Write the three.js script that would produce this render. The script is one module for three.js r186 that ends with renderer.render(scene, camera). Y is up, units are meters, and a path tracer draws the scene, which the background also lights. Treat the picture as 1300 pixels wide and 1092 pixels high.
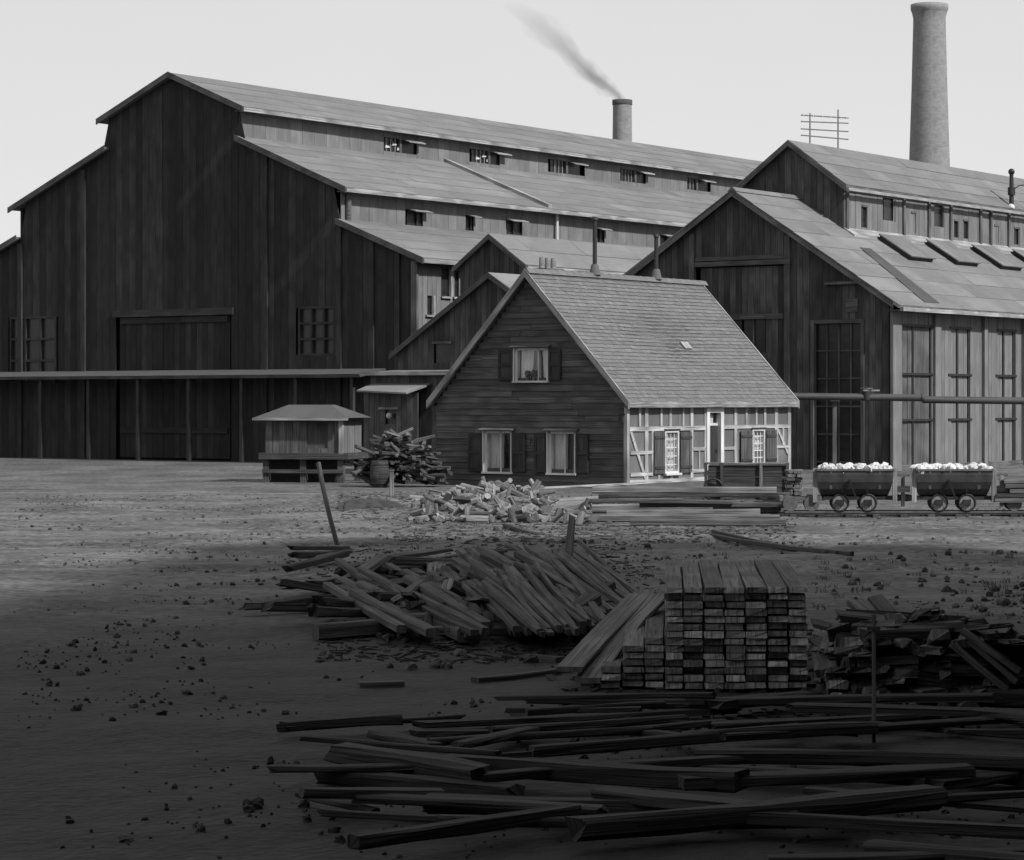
import * as THREE from 'three';
import { mergeGeometries } from 'three/addons/utils/BufferGeometryUtils.js';

// ---------------------------------------------------------------- camera, sky, sun, exposure
const scene = new THREE.Scene();
const renderer = new THREE.WebGLRenderer({ antialias: true });
renderer.toneMapping = THREE.LinearToneMapping;
renderer.toneMappingExposure = 1.06;
renderer.shadowMap.enabled = true;

const EYE = 2.6, F = 3200, CX = 850, HY = 510;
const camera = new THREE.PerspectiveCamera(2 * Math.atan(582 / F) * 180 / Math.PI, 1700 / 1164, 0.5, 5000);
camera.position.set(0, EYE, 0);
camera.setViewOffset(1700, 1164, 0, 72, 1300, 1092);   // shift lens: verticals stay upright
scene.add(camera);

const sunDir = new THREE.Vector3(0.80, 0.88, 0.60).normalize();
{ // hazy bright daylight, paler at the horizon
  const W = 2048, Hh = 1024, data = new Float32Array(W * Hh * 4);
  for (let j = 0; j < Hh; j++) for (let i = 0; i < W; i++) {
    const el = ((j + 0.5) / Hh - 0.5) * Math.PI, az = ((i + 0.5) / W - 0.5) * 2 * Math.PI;
    const d = new THREE.Vector3(Math.cos(az) * Math.cos(el), Math.sin(el), Math.sin(az) * Math.cos(el));
    const up = Math.max(0, d.y), g = Math.max(0, d.dot(sunDir));
    let v = 0.46 + 0.335 * Math.exp(-up * 2.2) + 0.12 * Math.pow(g, 6);
    v *= 1 + 0.075 * (fbm((i + 0.5) / W, (j + 0.5) / Hh, 36, 30, 5, 301) - 0.5) * Math.min(1, Math.cos(el) * 3);
    if (el < 0) v = 0.25 + 0.545 * Math.exp(el * 30);
    data.set([v, v, v, 1], (j * W + i) * 4);
  }
  const t = new THREE.DataTexture(data, W, Hh, THREE.RGBAFormat, THREE.FloatType);
  t.mapping = THREE.EquirectangularReflectionMapping; t.magFilter = t.minFilter = THREE.LinearFilter; t.needsUpdate = true;
  scene.background = t; scene.environment = t;
}
const sun = new THREE.DirectionalLight(0xffffff, 4.6);
sun.position.copy(sunDir).multiplyScalar(160).add(new THREE.Vector3(0, 0, -70));
sun.target.position.set(0, 0, -70); scene.add(sun, sun.target);
sun.castShadow = true; sun.shadow.radius = 5; sun.shadow.mapSize.set(4096, 4096);
Object.assign(sun.shadow.camera, { left: -90, right: 90, top: 90, bottom: -90, near: 1, far: 400 });

// ---------------------------------------------------------------- helpers
function rng(s) { let a = s >>> 0; return () => { a = (a + 0x6D2B79F5) | 0; let t = Math.imul(a ^ (a >>> 15), 1 | a); t = (t + Math.imul(t ^ (t >>> 7), 61 | t)) ^ t; return ((t ^ (t >>> 14)) >>> 0) / 4294967296; }; }
const R = rng(1871), rr = (a, b) => a + (b - a) * R(), pick = (a) => a[Math.floor(R() * a.length)];
function hash(x, y, s) { let h = Math.imul(x, 374761393) ^ Math.imul(y, 668265263) ^ Math.imul(s, 1274126177); h = Math.imul(h ^ (h >>> 13), 1274126177); return ((h ^ (h >>> 16)) >>> 0) / 4294967296; }
function vnoise(x, y, px, py, s) {
  const x0 = Math.floor(x), y0 = Math.floor(y), fx = x - x0, fy = y - y0, m = (a, b) => ((a % b) + b) % b;
  const sx = fx * fx * (3 - 2 * fx), sy = fy * fy * (3 - 2 * fy), X = m(x0, px), X1 = m(x0 + 1, px), Y = m(y0, py), Y1 = m(y0 + 1, py);
  const a = hash(X, Y, s), b = hash(X1, Y, s), c = hash(X, Y1, s), d = hash(X1, Y1, s);
  return a + (b - a) * sx + (c - a) * sy + (a - b - c + d) * sx * sy;
}
function fbm(u, v, fx, fy, oct, s) { let r = 0, a = 0.5, n = 0; for (let k = 0; k < oct; k++) { r += a * vnoise(u * fx, v * fy, fx, fy, s + k * 17); n += a; a *= 0.5; fx *= 2; fy *= 2; } return r / n; }
const enc = (l) => { l = Math.min(1, Math.max(0, l)); return 255 * (l <= 0.0031308 ? 12.92 * l : 1.055 * Math.pow(l, 1 / 2.4) - 0.055); };
function texture(w, h, sizeU, sizeV, fn, color = true) {
  const d = new Uint8Array(w * h * 4);
  for (let j = 0; j < h; j++) for (let i = 0; i < w; i++) { const v = fn(i / w, j / h), c = color ? enc(v) : 255 * Math.min(1, Math.max(0, v)), k = (j * w + i) * 4; d[k] = d[k + 1] = d[k + 2] = c; d[k + 3] = 255; }
  const t = new THREE.DataTexture(d, w, h); t.wrapS = t.wrapT = THREE.RepeatWrapping; t.magFilter = THREE.LinearFilter; t.minFilter = THREE.LinearMipmapLinearFilter; t.generateMipmaps = true;
  if (color) t.colorSpace = THREE.SRGBColorSpace; t.repeat.set(1 / sizeU, 1 / sizeV); t.needsUpdate = true; return t;
}
const woodF = (u, v) => { const st = fbm(u, v, 3, 48, 3, 3), fine = fbm(u, v, 12, 128, 2, 9), blot = fbm(u, v, 5, 3, 3, 21); const crack = fbm(u, v, 4, 90, 2, 33); return (0.35 + 0.55 * st + 0.3 * (fine - 0.5) + 0.8 * (blot - 0.38)) * (crack > 0.68 ? 0.5 : 1); };
const T = {
  wood: texture(512, 512, 4, 1.2, woodF), woodB: texture(512, 512, 4, 1.2, woodF, false),
  woodSoft: texture(512, 512, 4, 1.2, (u, v) => 0.38 + 0.42 * woodF(u, v)),
  felt: texture(512, 512, 5, 5, (u, v) => 0.5 + 0.45 * fbm(u, v, 4, 4, 5, 41) + 0.10 * (fbm(u, v, 40, 6, 2, 47) - 0.5) + 0.30 * (hash(u * 512 | 0, v * 512 | 0, 5) - 0.5)),
  feltB: texture(512, 512, 5, 5, (u, v) => 0.5 * fbm(u, v, 14, 14, 3, 43) + 0.5 * hash(u * 512 | 0, v * 512 | 0, 5), false),
  plaster: texture(512, 512, 3, 3, (u, v) => 0.5 + 0.55 * fbm(u, v, 5, 5, 5, 61) + 0.12 * (hash(u * 512 | 0, v * 512 | 0, 7) - 0.5)),
  iron: texture(256, 256, 1, 1, (u, v) => 0.35 + 0.75 * fbm(u, v, 6, 6, 5, 71)),
  cinder: texture(1024, 1024, 7, 7, (u, v) => { const a = fbm(u, v, 6, 6, 5, 81), b = fbm(u, v, 70, 70, 3, 87), s = hash(u * 1024 | 0, v * 1024 | 0, 3); let x = 0.22 + 0.75 * a + 0.85 * (b - 0.5) + 0.25 * (s - 0.5); if (b > 0.72) x *= 1.35; if (b < 0.27) x *= 0.45; return x; }),
  cinderB: texture(1024, 1024, 7, 7, (u, v) => 0.55 * fbm(u, v, 30, 30, 4, 88) + 0.45 * fbm(u, v, 120, 120, 2, 95), false),
  bark: texture(256, 256, 1, 0.5, (u, v) => 0.3 + 0.8 * fbm(u, v, 5, 24, 4, 101)),
  brick: texture(512, 512, 2, 2, (u, v) => { const row = Math.floor(v * 26), x = (u * 8 + (row % 2) * 0.5), col = Math.floor(x) % 8, fu = x - Math.floor(x), fv = v * 26 - row; const joint = fu < 0.05 || fv < 0.14; return (joint ? 0.72 : 0.6 + 0.2 * hash(col, row, 11)) * (0.7 + 0.5 * fbm(u, v, 4, 4, 4, 111)); }),
};
function mat(name, v, map, o = {}) {
  const { bump, bs = 0.01, tex, ...rest } = o;
  const m = new THREE.MeshStandardMaterial({ roughness: 0.92, map: map ? T[map] : null, ...rest });
  m.color.setRGB(v, v, v); m.name = name; if (bump) { m.bumpMap = T[bump]; m.bumpScale = bs; } return m;
}
const woodSet = (name, vs, o = {}) => vs.map((v, i) => mat(name + '_' + i, v, o.tex ?? 'wood', { bump: 'woodB', bs: 0.012, ...o }));
const M = {
  darkBoard: woodSet('dark_board', [0.05, 0.066, 0.085, 0.11]),  // gables darker than the side walls, sun contrast put into the colour
  nearBlack: woodSet('near_black_board', [0.021, 0.029, 0.037, 0.05]),  // darkest boards; on the mill front they imitate a fade to black
  clad: woodSet('dark_cladding', [0.085, 0.10, 0.115, 0.135]),
  grey: woodSet('weathered_board', [0.20, 0.215, 0.23, 0.25], { tex: 'woodSoft' }),
  greyDark: woodSet('grimy_board', [0.12, 0.14, 0.16]),
  trim: woodSet('pale_trim', [0.36, 0.42]),
  white: mat('white_paint', 0.62, 'plaster'),
  timberWhite: woodSet('limed_timber', [0.42, 0.48, 0.55]),
  infill: [0.12, 0.14, 0.165].map((v, i) => mat('grey_infill_' + i, v, 'plaster', { bump: 'plaster', bs: 0.01 })),
  shutter: woodSet('shutter_board', [0.05, 0.06]),
  shutterGrey: woodSet('grey_shutter', [0.09, 0.105]),
  felt: [0.195, 0.208, 0.218, 0.23].map((v, i) => mat('roof_felt_' + i, v, 'felt', { bump: 'feltB', bs: 0.012 })),
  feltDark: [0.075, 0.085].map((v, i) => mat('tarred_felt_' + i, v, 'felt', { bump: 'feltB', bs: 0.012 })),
  tile: [0.17, 0.182, 0.195].map((v, i) => mat('roof_tile_' + i, v, 'felt', { bump: 'feltB', bs: 0.01 })),
  iron: mat('black_iron', 0.035, 'iron', { roughness: 0.6, metalness: 0.3 }),
  ironGrey: mat('worn_iron', 0.16, 'iron', { roughness: 0.55, metalness: 0.3 }),
  pipe: mat('grey_pipe', 0.07, 'iron', { roughness: 0.6 }),
  stack: mat('soot_brick', 0.31, 'brick', { bump: 'brick', bs: 0.004 }),
  brick: [0.10, 0.12, 0.14].map((v, i) => mat('dark_brick_' + i, v, 'plaster', { bump: 'plaster', bs: 0.01 })),
  lime: [0.6, 0.68, 0.75].map((v, i) => mat('lime_lump_' + i, v, 'plaster', { bump: 'plaster', bs: 0.02 })),
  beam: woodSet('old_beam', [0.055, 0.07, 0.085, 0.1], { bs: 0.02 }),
  beamPale: woodSet('pale_beam', [0.14, 0.18, 0.22], { bs: 0.02 }),  // beams of a paler base tone
  cut: woodSet('sawn_end', [0.22, 0.34, 0.46, 0.58], { bs: 0.01 }),
  front: woodSet('darkened_front_beam', [0.016, 0.021, 0.027, 0.034], { bs: 0.02 }),  // front timbers darkened in colour to imitate a fade at the bottom
  stackBoard: woodSet('stack_board', [0.10, 0.125, 0.155, 0.19], { bs: 0.015 }),
  logEnd: [0.28, 0.36, 0.46].map((v, i) => mat('split_wood_' + i, v, 'wood')),
  bark: [0.12, 0.19, 0.27].map((v, i) => mat('pale_bark_' + i, v, 'bark', { bump: 'bark', bs: 0.02 })),
  stone: [0.05, 0.075, 0.11].map((v, i) => mat('clinker_' + i, v, 'iron', { bump: 'iron', bs: 0.02 })),
  dark: mat('dark_interior', 0.012, null, { roughness: 1 }),
  curtain: mat('white_curtain', 0.62, 'plaster', { side: THREE.DoubleSide }),
  glass: new THREE.MeshPhysicalMaterial({ color: 0xffffff, transmission: 1, thickness: 0, roughness: 0.06, ior: 1.5, name: 'window_glass' }),
  dusty: mat('dusty_pane', 0.03, 'iron', { roughness: 0.35 }),
};
const third = (v, a, b) => v < a + (b - a) / 3 ? 'left third' : v < a + (b - a) * 2 / 3 ? 'middle' : 'right third';
const used = {};
function numbered(n) { const k = used[n] = (used[n] ?? -1) + 1; return k ? n + '_' + String(k).padStart(3, '0') : n; }
const TURN = -Math.atan(2150 / 3200), EX = [Math.cos(TURN), -Math.sin(TURN)], EZ = [Math.sin(TURN), Math.cos(TURN)];
function tag(o, label, category, group) { o.userData.label = label; o.userData.category = category; o.userData.kind = 'thing'; if (group) o.userData.group = group; return o; }
function thing(name, label, category, p = [0, 0, 0], turn = 0, group) { const o = new THREE.Group(); o.name = numbered(name); scene.add(o); o.position.set(...p); o.rotation.y = turn; return tag(o, label, category, group); }
function part(name, g, m, parent, label) { const o = new THREE.Mesh(g, m); o.name = name; o.castShadow = o.receiveShadow = true; parent.add(o); if (label) o.userData.label = label; return o; }
function solo(name, g, m, p, rot, label, category, group) { const o = new THREE.Mesh(g, m); o.name = numbered(name); o.castShadow = o.receiveShadow = true; scene.add(o); o.position.set(...p); if (rot) o.rotation.set(...rot); return tag(o, label, category, group); }
const ground = (px, py, h = 0) => { const d = (EYE - h) * F / (py - HY); const x = (px - CX) / F * d; return [x, h + groundY(x, -d), -d]; };     // where a sight line meets the yard

// a solid with 8 corners: bottom ring 0-3, top ring 4-7; uv in metres along the grain g
const V = (a) => new THREE.Vector3(...a);
const FACES = [[0, 1, 2, 3], [4, 5, 6, 7], [0, 1, 5, 4], [1, 2, 6, 5], [2, 3, 7, 6], [3, 0, 4, 7]];
function hexa(p, g = [1, 0, 0]) {
  const P = p.map(V), c = new THREE.Vector3(); P.forEach((q) => c.addScaledVector(q, 1 / 8));
  const pos = [], uv = [], nor = [], G = V(g).normalize(), ou = R() * 4, ov = R() * 4;
  for (const f of FACES) {
    let q = f.map((k) => P[k]);
    let n = new THREE.Vector3().crossVectors(q[2].clone().sub(q[0]), q[3].clone().sub(q[1])).normalize();
    const fc = new THREE.Vector3(); q.forEach((x) => fc.addScaledVector(x, 0.25));
    if (n.dot(fc.sub(c)) < 0) { q = [q[0], q[3], q[2], q[1]]; n.negate(); }
    let u = G.clone().addScaledVector(n, -G.dot(n)); if (u.lengthSq() < 0.1) u = new THREE.Vector3(n.y, n.z, n.x).addScaledVector(n, -(n.x * n.y + n.y * n.z + n.z * n.x)); u.normalize();
    const w = new THREE.Vector3().crossVectors(n, u);
    for (const k of [0, 1, 2, 0, 2, 3]) { pos.push(q[k].x, q[k].y, q[k].z); nor.push(n.x, n.y, n.z); uv.push(q[k].dot(u) + ou, q[k].dot(w) + ov); }
  }
  const b = new THREE.BufferGeometry(); b.setAttribute('position', new THREE.Float32BufferAttribute(pos, 3)); b.setAttribute('normal', new THREE.Float32BufferAttribute(nor, 3)); b.setAttribute('uv', new THREE.Float32BufferAttribute(uv, 2)); return b;
}
function box(x0, x1, y0, y1, z0, z1, g) {
  const s = [x1 - x0, y1 - y0, z1 - z0], L = Math.max(...s.map(Math.abs)); g ??= s.map((v) => Math.abs(v) === L ? 1 : 0);
  return hexa([[x0, y0, z0], [x1, y0, z0], [x1, y0, z1], [x0, y0, z1], [x0, y1, z0], [x1, y1, z0], [x1, y1, z1], [x0, y1, z1]], g);
}
// a hand-cut timber along x, centred, chamfered, a little bent and uneven
function timber(L, w, h, o = {}) {
  const { seg = 3, rough = 0.06, bend = 0.01, taper = 0, round = 0.16, ragged = 0 } = o, pos = [], uv = [], idx = [];
  const c = Math.min(w, h) * round, ring = [[-w / 2 + c, -h / 2], [w / 2 - c, -h / 2], [w / 2, -h / 2 + c], [w / 2, h / 2 - c], [w / 2 - c, h / 2], [-w / 2 + c, h / 2], [-w / 2, h / 2 - c], [-w / 2, -h / 2 + c]];
  const bz = (R() - 0.5) * 2 * bend * L, by = (R() - 0.5) * 2 * bend * L, rings = [];
  for (let s = 0; s <= seg; s++) {
    const t = s / seg, k = 1 - taper * t, arch = 4 * t * (1 - t);
    rings.push(ring.map(([z, y]) => [(t - 0.5) * L + ((s === 0 || s === seg) && ragged ? (R() - 0.5) * ragged : 0), y * k + by * arch + (R() - 0.5) * rough * h, z * k + bz * arch + (R() - 0.5) * rough * w]));
  }
  const per = []; let acc = 0; ring.forEach((p, i) => { per.push(acc); const q = ring[(i + 1) % 8]; acc += Math.hypot(p[0] - q[0], p[1] - q[1]); }); per.push(acc);
  const ou = R() * 4, ov = R() * 2, tri = (a, b, d, ua, ub, ud) => { pos.push(...a, ...b, ...d); uv.push(...ua, ...ub, ...ud); };
  for (let s = 0; s < seg; s++) for (let i = 0; i < 8; i++) {
    const j = (i + 1) % 8, a = rings[s][i], b = rings[s][j], d = rings[s + 1][j], e = rings[s + 1][i], u = (x) => x[0] + ou;
    tri(a, d, b, [u(a), ov + per[i]], [u(d), ov + per[i + 1]], [u(b), ov + per[i + 1]]); tri(a, e, d, [u(a), ov + per[i]], [u(e), ov + per[i]], [u(d), ov + per[i + 1]]);
  }
  const nSide = pos.length / 3;
  for (const [r, sgn] of [[rings[0], 1], [rings[seg], -1]]) for (let i = 1; i < 7; i++) { const t = sgn > 0 ? [r[0], r[i], r[i + 1]] : [r[0], r[i + 1], r[i]]; tri(...t, ...t.map((p) => [ou + p[1] * 0.3, ov + p[2]])); }
  const g = new THREE.BufferGeometry(); g.setAttribute('position', new THREE.Float32BufferAttribute(pos, 3)); g.setAttribute('uv', new THREE.Float32BufferAttribute(uv, 2)); g.computeVertexNormals(); g.addGroup(0, nSide, 0); g.addGroup(nSide, pos.length / 3 - nSide, 1); return g;
}
// a split or round log along x; material 0 bark, material 1 cut ends
function log(L, r, o = {}) {
  const { n = 9, flat = 0, seg = 2 } = o, ph = R() * 6, shape = Array.from({ length: n }, (_, i) => { const a = i / n * 2 * Math.PI; let k = 1 + 0.1 * Math.sin(2 * a + ph) + (R() - 0.5) * 0.12; if (flat && Math.cos(a - ph) > flat) k *= flat / Math.cos(a - ph); return [Math.cos(a) * r * k, Math.sin(a) * r * k]; });
  const pos = [], uv = [], e = [], eu = [], ou = R() * 2;
  const at = (s, i) => { const k = 1 - 0.12 * s / seg, q = shape[i % n]; return [(s / seg - 0.5) * L, q[0] * k, q[1] * k]; };
  for (let s = 0; s < seg; s++) for (let i = 0; i < n; i++) { const a = at(s, i), b = at(s, i + 1), c = at(s + 1, i + 1), d = at(s + 1, i); pos.push(...a, ...c, ...b, ...a, ...d, ...c); const w = i * r * 6.28 / n, w1 = (i + 1) * r * 6.28 / n; uv.push(a[0] + ou, w, c[0] + ou, w1, b[0] + ou, w1, a[0] + ou, w, d[0] + ou, w, c[0] + ou, w1); }
  for (const s of [0, seg]) for (let i = 1; i < n - 1; i++) { const t = [at(s, 0), at(s, s ? i : i + 1), at(s, s ? i + 1 : i)]; t.forEach((q) => { e.push(...q); eu.push(q[1] + ou, q[2] * 2); }); }
  const g = new THREE.BufferGeometry(); g.setAttribute('position', new THREE.Float32BufferAttribute([...pos, ...e], 3)); g.setAttribute('uv', new THREE.Float32BufferAttribute([...uv, ...eu], 2)); g.computeVertexNormals();
  g.addGroup(0, pos.length / 3, 0); g.addGroup(pos.length / 3, e.length / 3, 1); return g;
}
function lump(r, seed, sq = 0.75) {
  const g = new THREE.IcosahedronGeometry(r, 1), p = g.attributes.position;
  for (let i = 0; i < p.count; i++) { const x = p.getX(i), y = p.getY(i), z = p.getZ(i), k = 0.72 + 0.55 * hash(Math.round(x / r * 50) + 99, Math.round(y / r * 50) + Math.round(z / r * 50) * 131, seed); p.setXYZ(i, x * k, y * k * sq, z * k); }
  g.deleteAttribute('normal'); g.computeVertexNormals(); return g;
}
const cyl = (r0, r1, h, n = 12) => new THREE.CylinderGeometry(r1, r0, h, n);
const moved = (g, x, y, z) => { g.translate(x, y, z); return g; };
const plain = (g) => { const q = g.index ? g.toNonIndexed() : g; return q; };
const merge = (a) => mergeGeometries(a.map(plain));

// a wall of upright boards in a plane; map(a, y, out) gives a point, boards run along a from a0 to a1
function boardWall(parent, map, a0, a1, w, y0, y1, mats, o = {}) {
  const { name = 'board', openings = [], thick = 0.03, gap = 0.012, back = M.dark } = o, n = Math.max(1, Math.round(Math.abs(a1 - a0) / w)), s = (a1 - a0) / n;
  const fy0 = typeof y0 === 'function' ? y0 : () => y0, fy1 = typeof y1 === 'function' ? y1 : () => y1;
  for (let i = 0; i < n; i++) {
    const A = a0 + s * i + Math.sign(s) * gap / 2, B = a0 + s * (i + 1) - Math.sign(s) * gap / 2, lo = Math.min(A, B), hi = Math.max(A, B), off = rr(0, 0.014), m = pick(mats);
    let spans = [[fy0((A + B) / 2), null]];
    for (const [x0, x1, b0, b1] of openings) if (Math.min(hi, Math.max(x0, x1)) - Math.max(lo, Math.min(x0, x1)) > (hi - lo) * 0.5) {
      const next = [];
      for (const [p, q] of spans) { const top = q ?? Math.max(fy1(A), fy1(B)); if (b1 <= p || b0 >= top) { next.push([p, q]); continue; } if (b0 > p + 0.03) next.push([p, b0]); if (b1 < top - 0.03) next.push([b1, q]); }
      spans = next;
    }
    for (const [p, q] of spans) {
      const tA = q ?? fy1(A), tB = q ?? fy1(B); if (Math.max(tA, tB) - p < 0.05) continue;
      part(name, hexa([map(A, p, 0), map(B, p, 0), map(B, p, thick + off), map(A, p, thick + off), map(A, Math.max(tA, p + .01), 0), map(B, Math.max(tB, p + .01), 0), map(B, Math.max(tB, p + .01), thick + off), map(A, Math.max(tA, p + .01), thick + off)], [0, 1, 0]), m, parent);
    }
  }
}
// roofing felt in overlapping rows on a slope from the eave (x0, y0) to the ridge (x1, y1), along z from z0 to z1
function feltRoof(parent, x0, y0, x1, y1, z0, z1, rows, len, mats, o = {}) {
  const { name = 'roof_sheet', th = 0.1, special } = o, dx = x1 - x0, dy = y1 - y0, L = Math.hypot(dx, dy), nx = -dy / L * Math.sign(-dx || 1) * -1, ny = Math.abs(dx) / L, sx = dx < 0 ? 1 : -1;
  const N = [sx * Math.abs(dy) / L, ny];
  const pt = (t, z, h) => [x0 + dx * t + N[0] * h, y0 + dy * t + N[1] * h, z];
  part('roof_deck', hexa([pt(0, z0, -th), pt(1, z0, -th), pt(1, z1, -th), pt(0, z1, -th), pt(0, z0, -0.005), pt(1, z0, -0.005), pt(1, z1, -0.005), pt(0, z1, -0.005)], [0, 0, 1]), M.trim[0], parent);
  for (let r = 0; r < rows; r++) {
    const t0 = r / rows, t1 = Math.min(1, (r + 1) / rows + 0.012); let z = z0; const dir = Math.sign(z1 - z0); let first = true;
    while ((z1 - z) * dir > 0.01) {
      let e = z + dir * (first ? rr(0.3, 1) * len : len * rr(0.9, 1.1)); if ((z1 - e) * dir < len * 0.25) e = z1; first = false;
      const a = rr(0.022, 0.036), b = rr(0.008, 0.012), m = special?.(r / rows, (z + e) / 2) ?? pick(mats), e2 = e - dir * 0.02;
      part(name, hexa([pt(t0, z, 0), pt(t1, z, 0), pt(t1, e2, 0), pt(t0, e2, 0), pt(t0, z, a), pt(t1, z, b), pt(t1, e2, b), pt(t0, e2, a)], [dx, dy, 0]), m, parent);
      z = e;
    }
  }
  return pt;
}
const frontMap = (z) => (a, y, out) => [a, y, z + out], sideMap = (x) => (a, y, out) => [x + out, y, a];
// barge boards on the two rakes of a gable
function barge(parent, hw, cx, eave, ridge, z, m, over = 0.25, d = 0.22) {
  const k = (ridge - eave) / hw;
  for (const s of [-1, 1]) { const xe = cx + s * (hw + over), ye = eave - k * over; part('barge_board', hexa([[cx, ridge - d, z], [xe, ye - d, z], [xe, ye - d, z + 0.04], [cx, ridge - d, z + 0.04], [cx, ridge, z], [xe, ye, z], [xe, ye, z + 0.04], [cx, ridge, z + 0.04]], [s, -k, 0]), m, parent); }
}

// ---------------------------------------------------------------- ground
const rut = (x, z) => { let r = 0; for (const [z0, sl, cv] of [[-46.5, 0.05, 0.012], [-47.9, 0.05, 0.012], [-51.5, -0.08, 0.006], [-52.8, -0.08, 0.006], [-43, 0.16, -0.01]]) { const d = z - (z0 + sl * x + cv * x * x + 0.35 * Math.sin(x * 0.35 + z0)); r = Math.max(r, Math.exp(-((d / 0.2) ** 2)) * (0.55 + 0.45 * Math.sin(x * 0.7 + z0 * 3))); } return r; };
const bumps = [[-7.6, -62, 0.28, 1.9, 0.9], [-8.5, -66, 0.2, 1.6, 1.2], [-6.2, -58, 0.15, 1.5, 0.8], [4.5, -41, 0.12, 3, 1.5], [2.5, -47.5, 0.14, 4, 0.8]];
function groundY(x, z) {
  let h = 0.05 * (fbm(x / 40 + 5, z / 40 + 5, 16, 16, 3, 201) - 0.5) * 2;
  h += 0.05 * (fbm(x / 40 + 5, z / 40 + 5, 64, 64, 3, 207) - 0.5);
  for (const [bx, bz, a, sx, sz] of bumps) h += a * Math.exp(-(((x - bx) / sx) ** 2) - ((z - bz) / sz) ** 2);
  h -= 0.07 * rut(x, z);
  return z < -67 ? h * Math.max(0.15, 1 + (z + 67) / 8) : h;
}
{
  const axis = (lo, hi, step, far) => { const a = []; for (let v = lo; v <= hi + 1e-6; v += step) a.push(v); for (let d = step * 2, v = hi; v < far; d *= 1.7) a.push(v = Math.min(far, v + d)); for (let d = step * 2, v = lo; v > -far; d *= 1.7) a.unshift(v = Math.max(-far, v - d)); return a; };
  const xs = axis(-22, 14, 0.22, 2500), zs = axis(-80, -12, 0.22, 2500), pos = [], uv = [], col = [], idx = [], n = xs.length;
  for (const z of zs) for (const x of xs) { const inside = x > -24 && x < 16 && z < -8 && z > -84; pos.push(x, inside ? groundY(x, z) : 0, z); uv.push(x + z * 0.13, z - x * 0.11); const nearDark = 0.13 + 0.87 * THREE.MathUtils.smoothstep(-z + 9 * (fbm(x / 60 + 5, z / 60 + 5, 12, 12, 3, 231) - 0.5), 22, 42), c = nearDark * (0.85 + 0.3 * fbm(x / 50 + 5, z / 50 + 5, 20, 20, 3, 233)) * (1 - 0.4 * rut(x, z)) * (0.8 + 0.4 * THREE.MathUtils.smoothstep(fbm(x / 30 + 5, z / 15 + 5, 24, 24, 4, 241), 0.4, 0.6)); col.push(c, c, c); }  // near yard darkened in the vertex colour to imitate a fade to black
  for (let j = 0; j < zs.length - 1; j++) for (let i = 0; i < n - 1; i++) { const a = j * n + i; idx.push(a, a + n, a + 1, a + 1, a + n, a + n + 1); }
  const g = new THREE.BufferGeometry(); g.setAttribute('position', new THREE.Float32BufferAttribute(pos, 3)); g.setAttribute('uv', new THREE.Float32BufferAttribute(uv, 2)); g.setAttribute('color', new THREE.Float32BufferAttribute(col, 3)); g.setIndex(idx); g.computeVertexNormals();
  const o = part('ground', g, mat('cinder_yard', 0.135, 'cinder', { bump: 'cinderB', bs: 0.022, vertexColors: true }), scene); o.userData = { kind: 'structure', label: 'trodden cinder and coal dust yard in front of the works, near part painted darker' };
}

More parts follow.
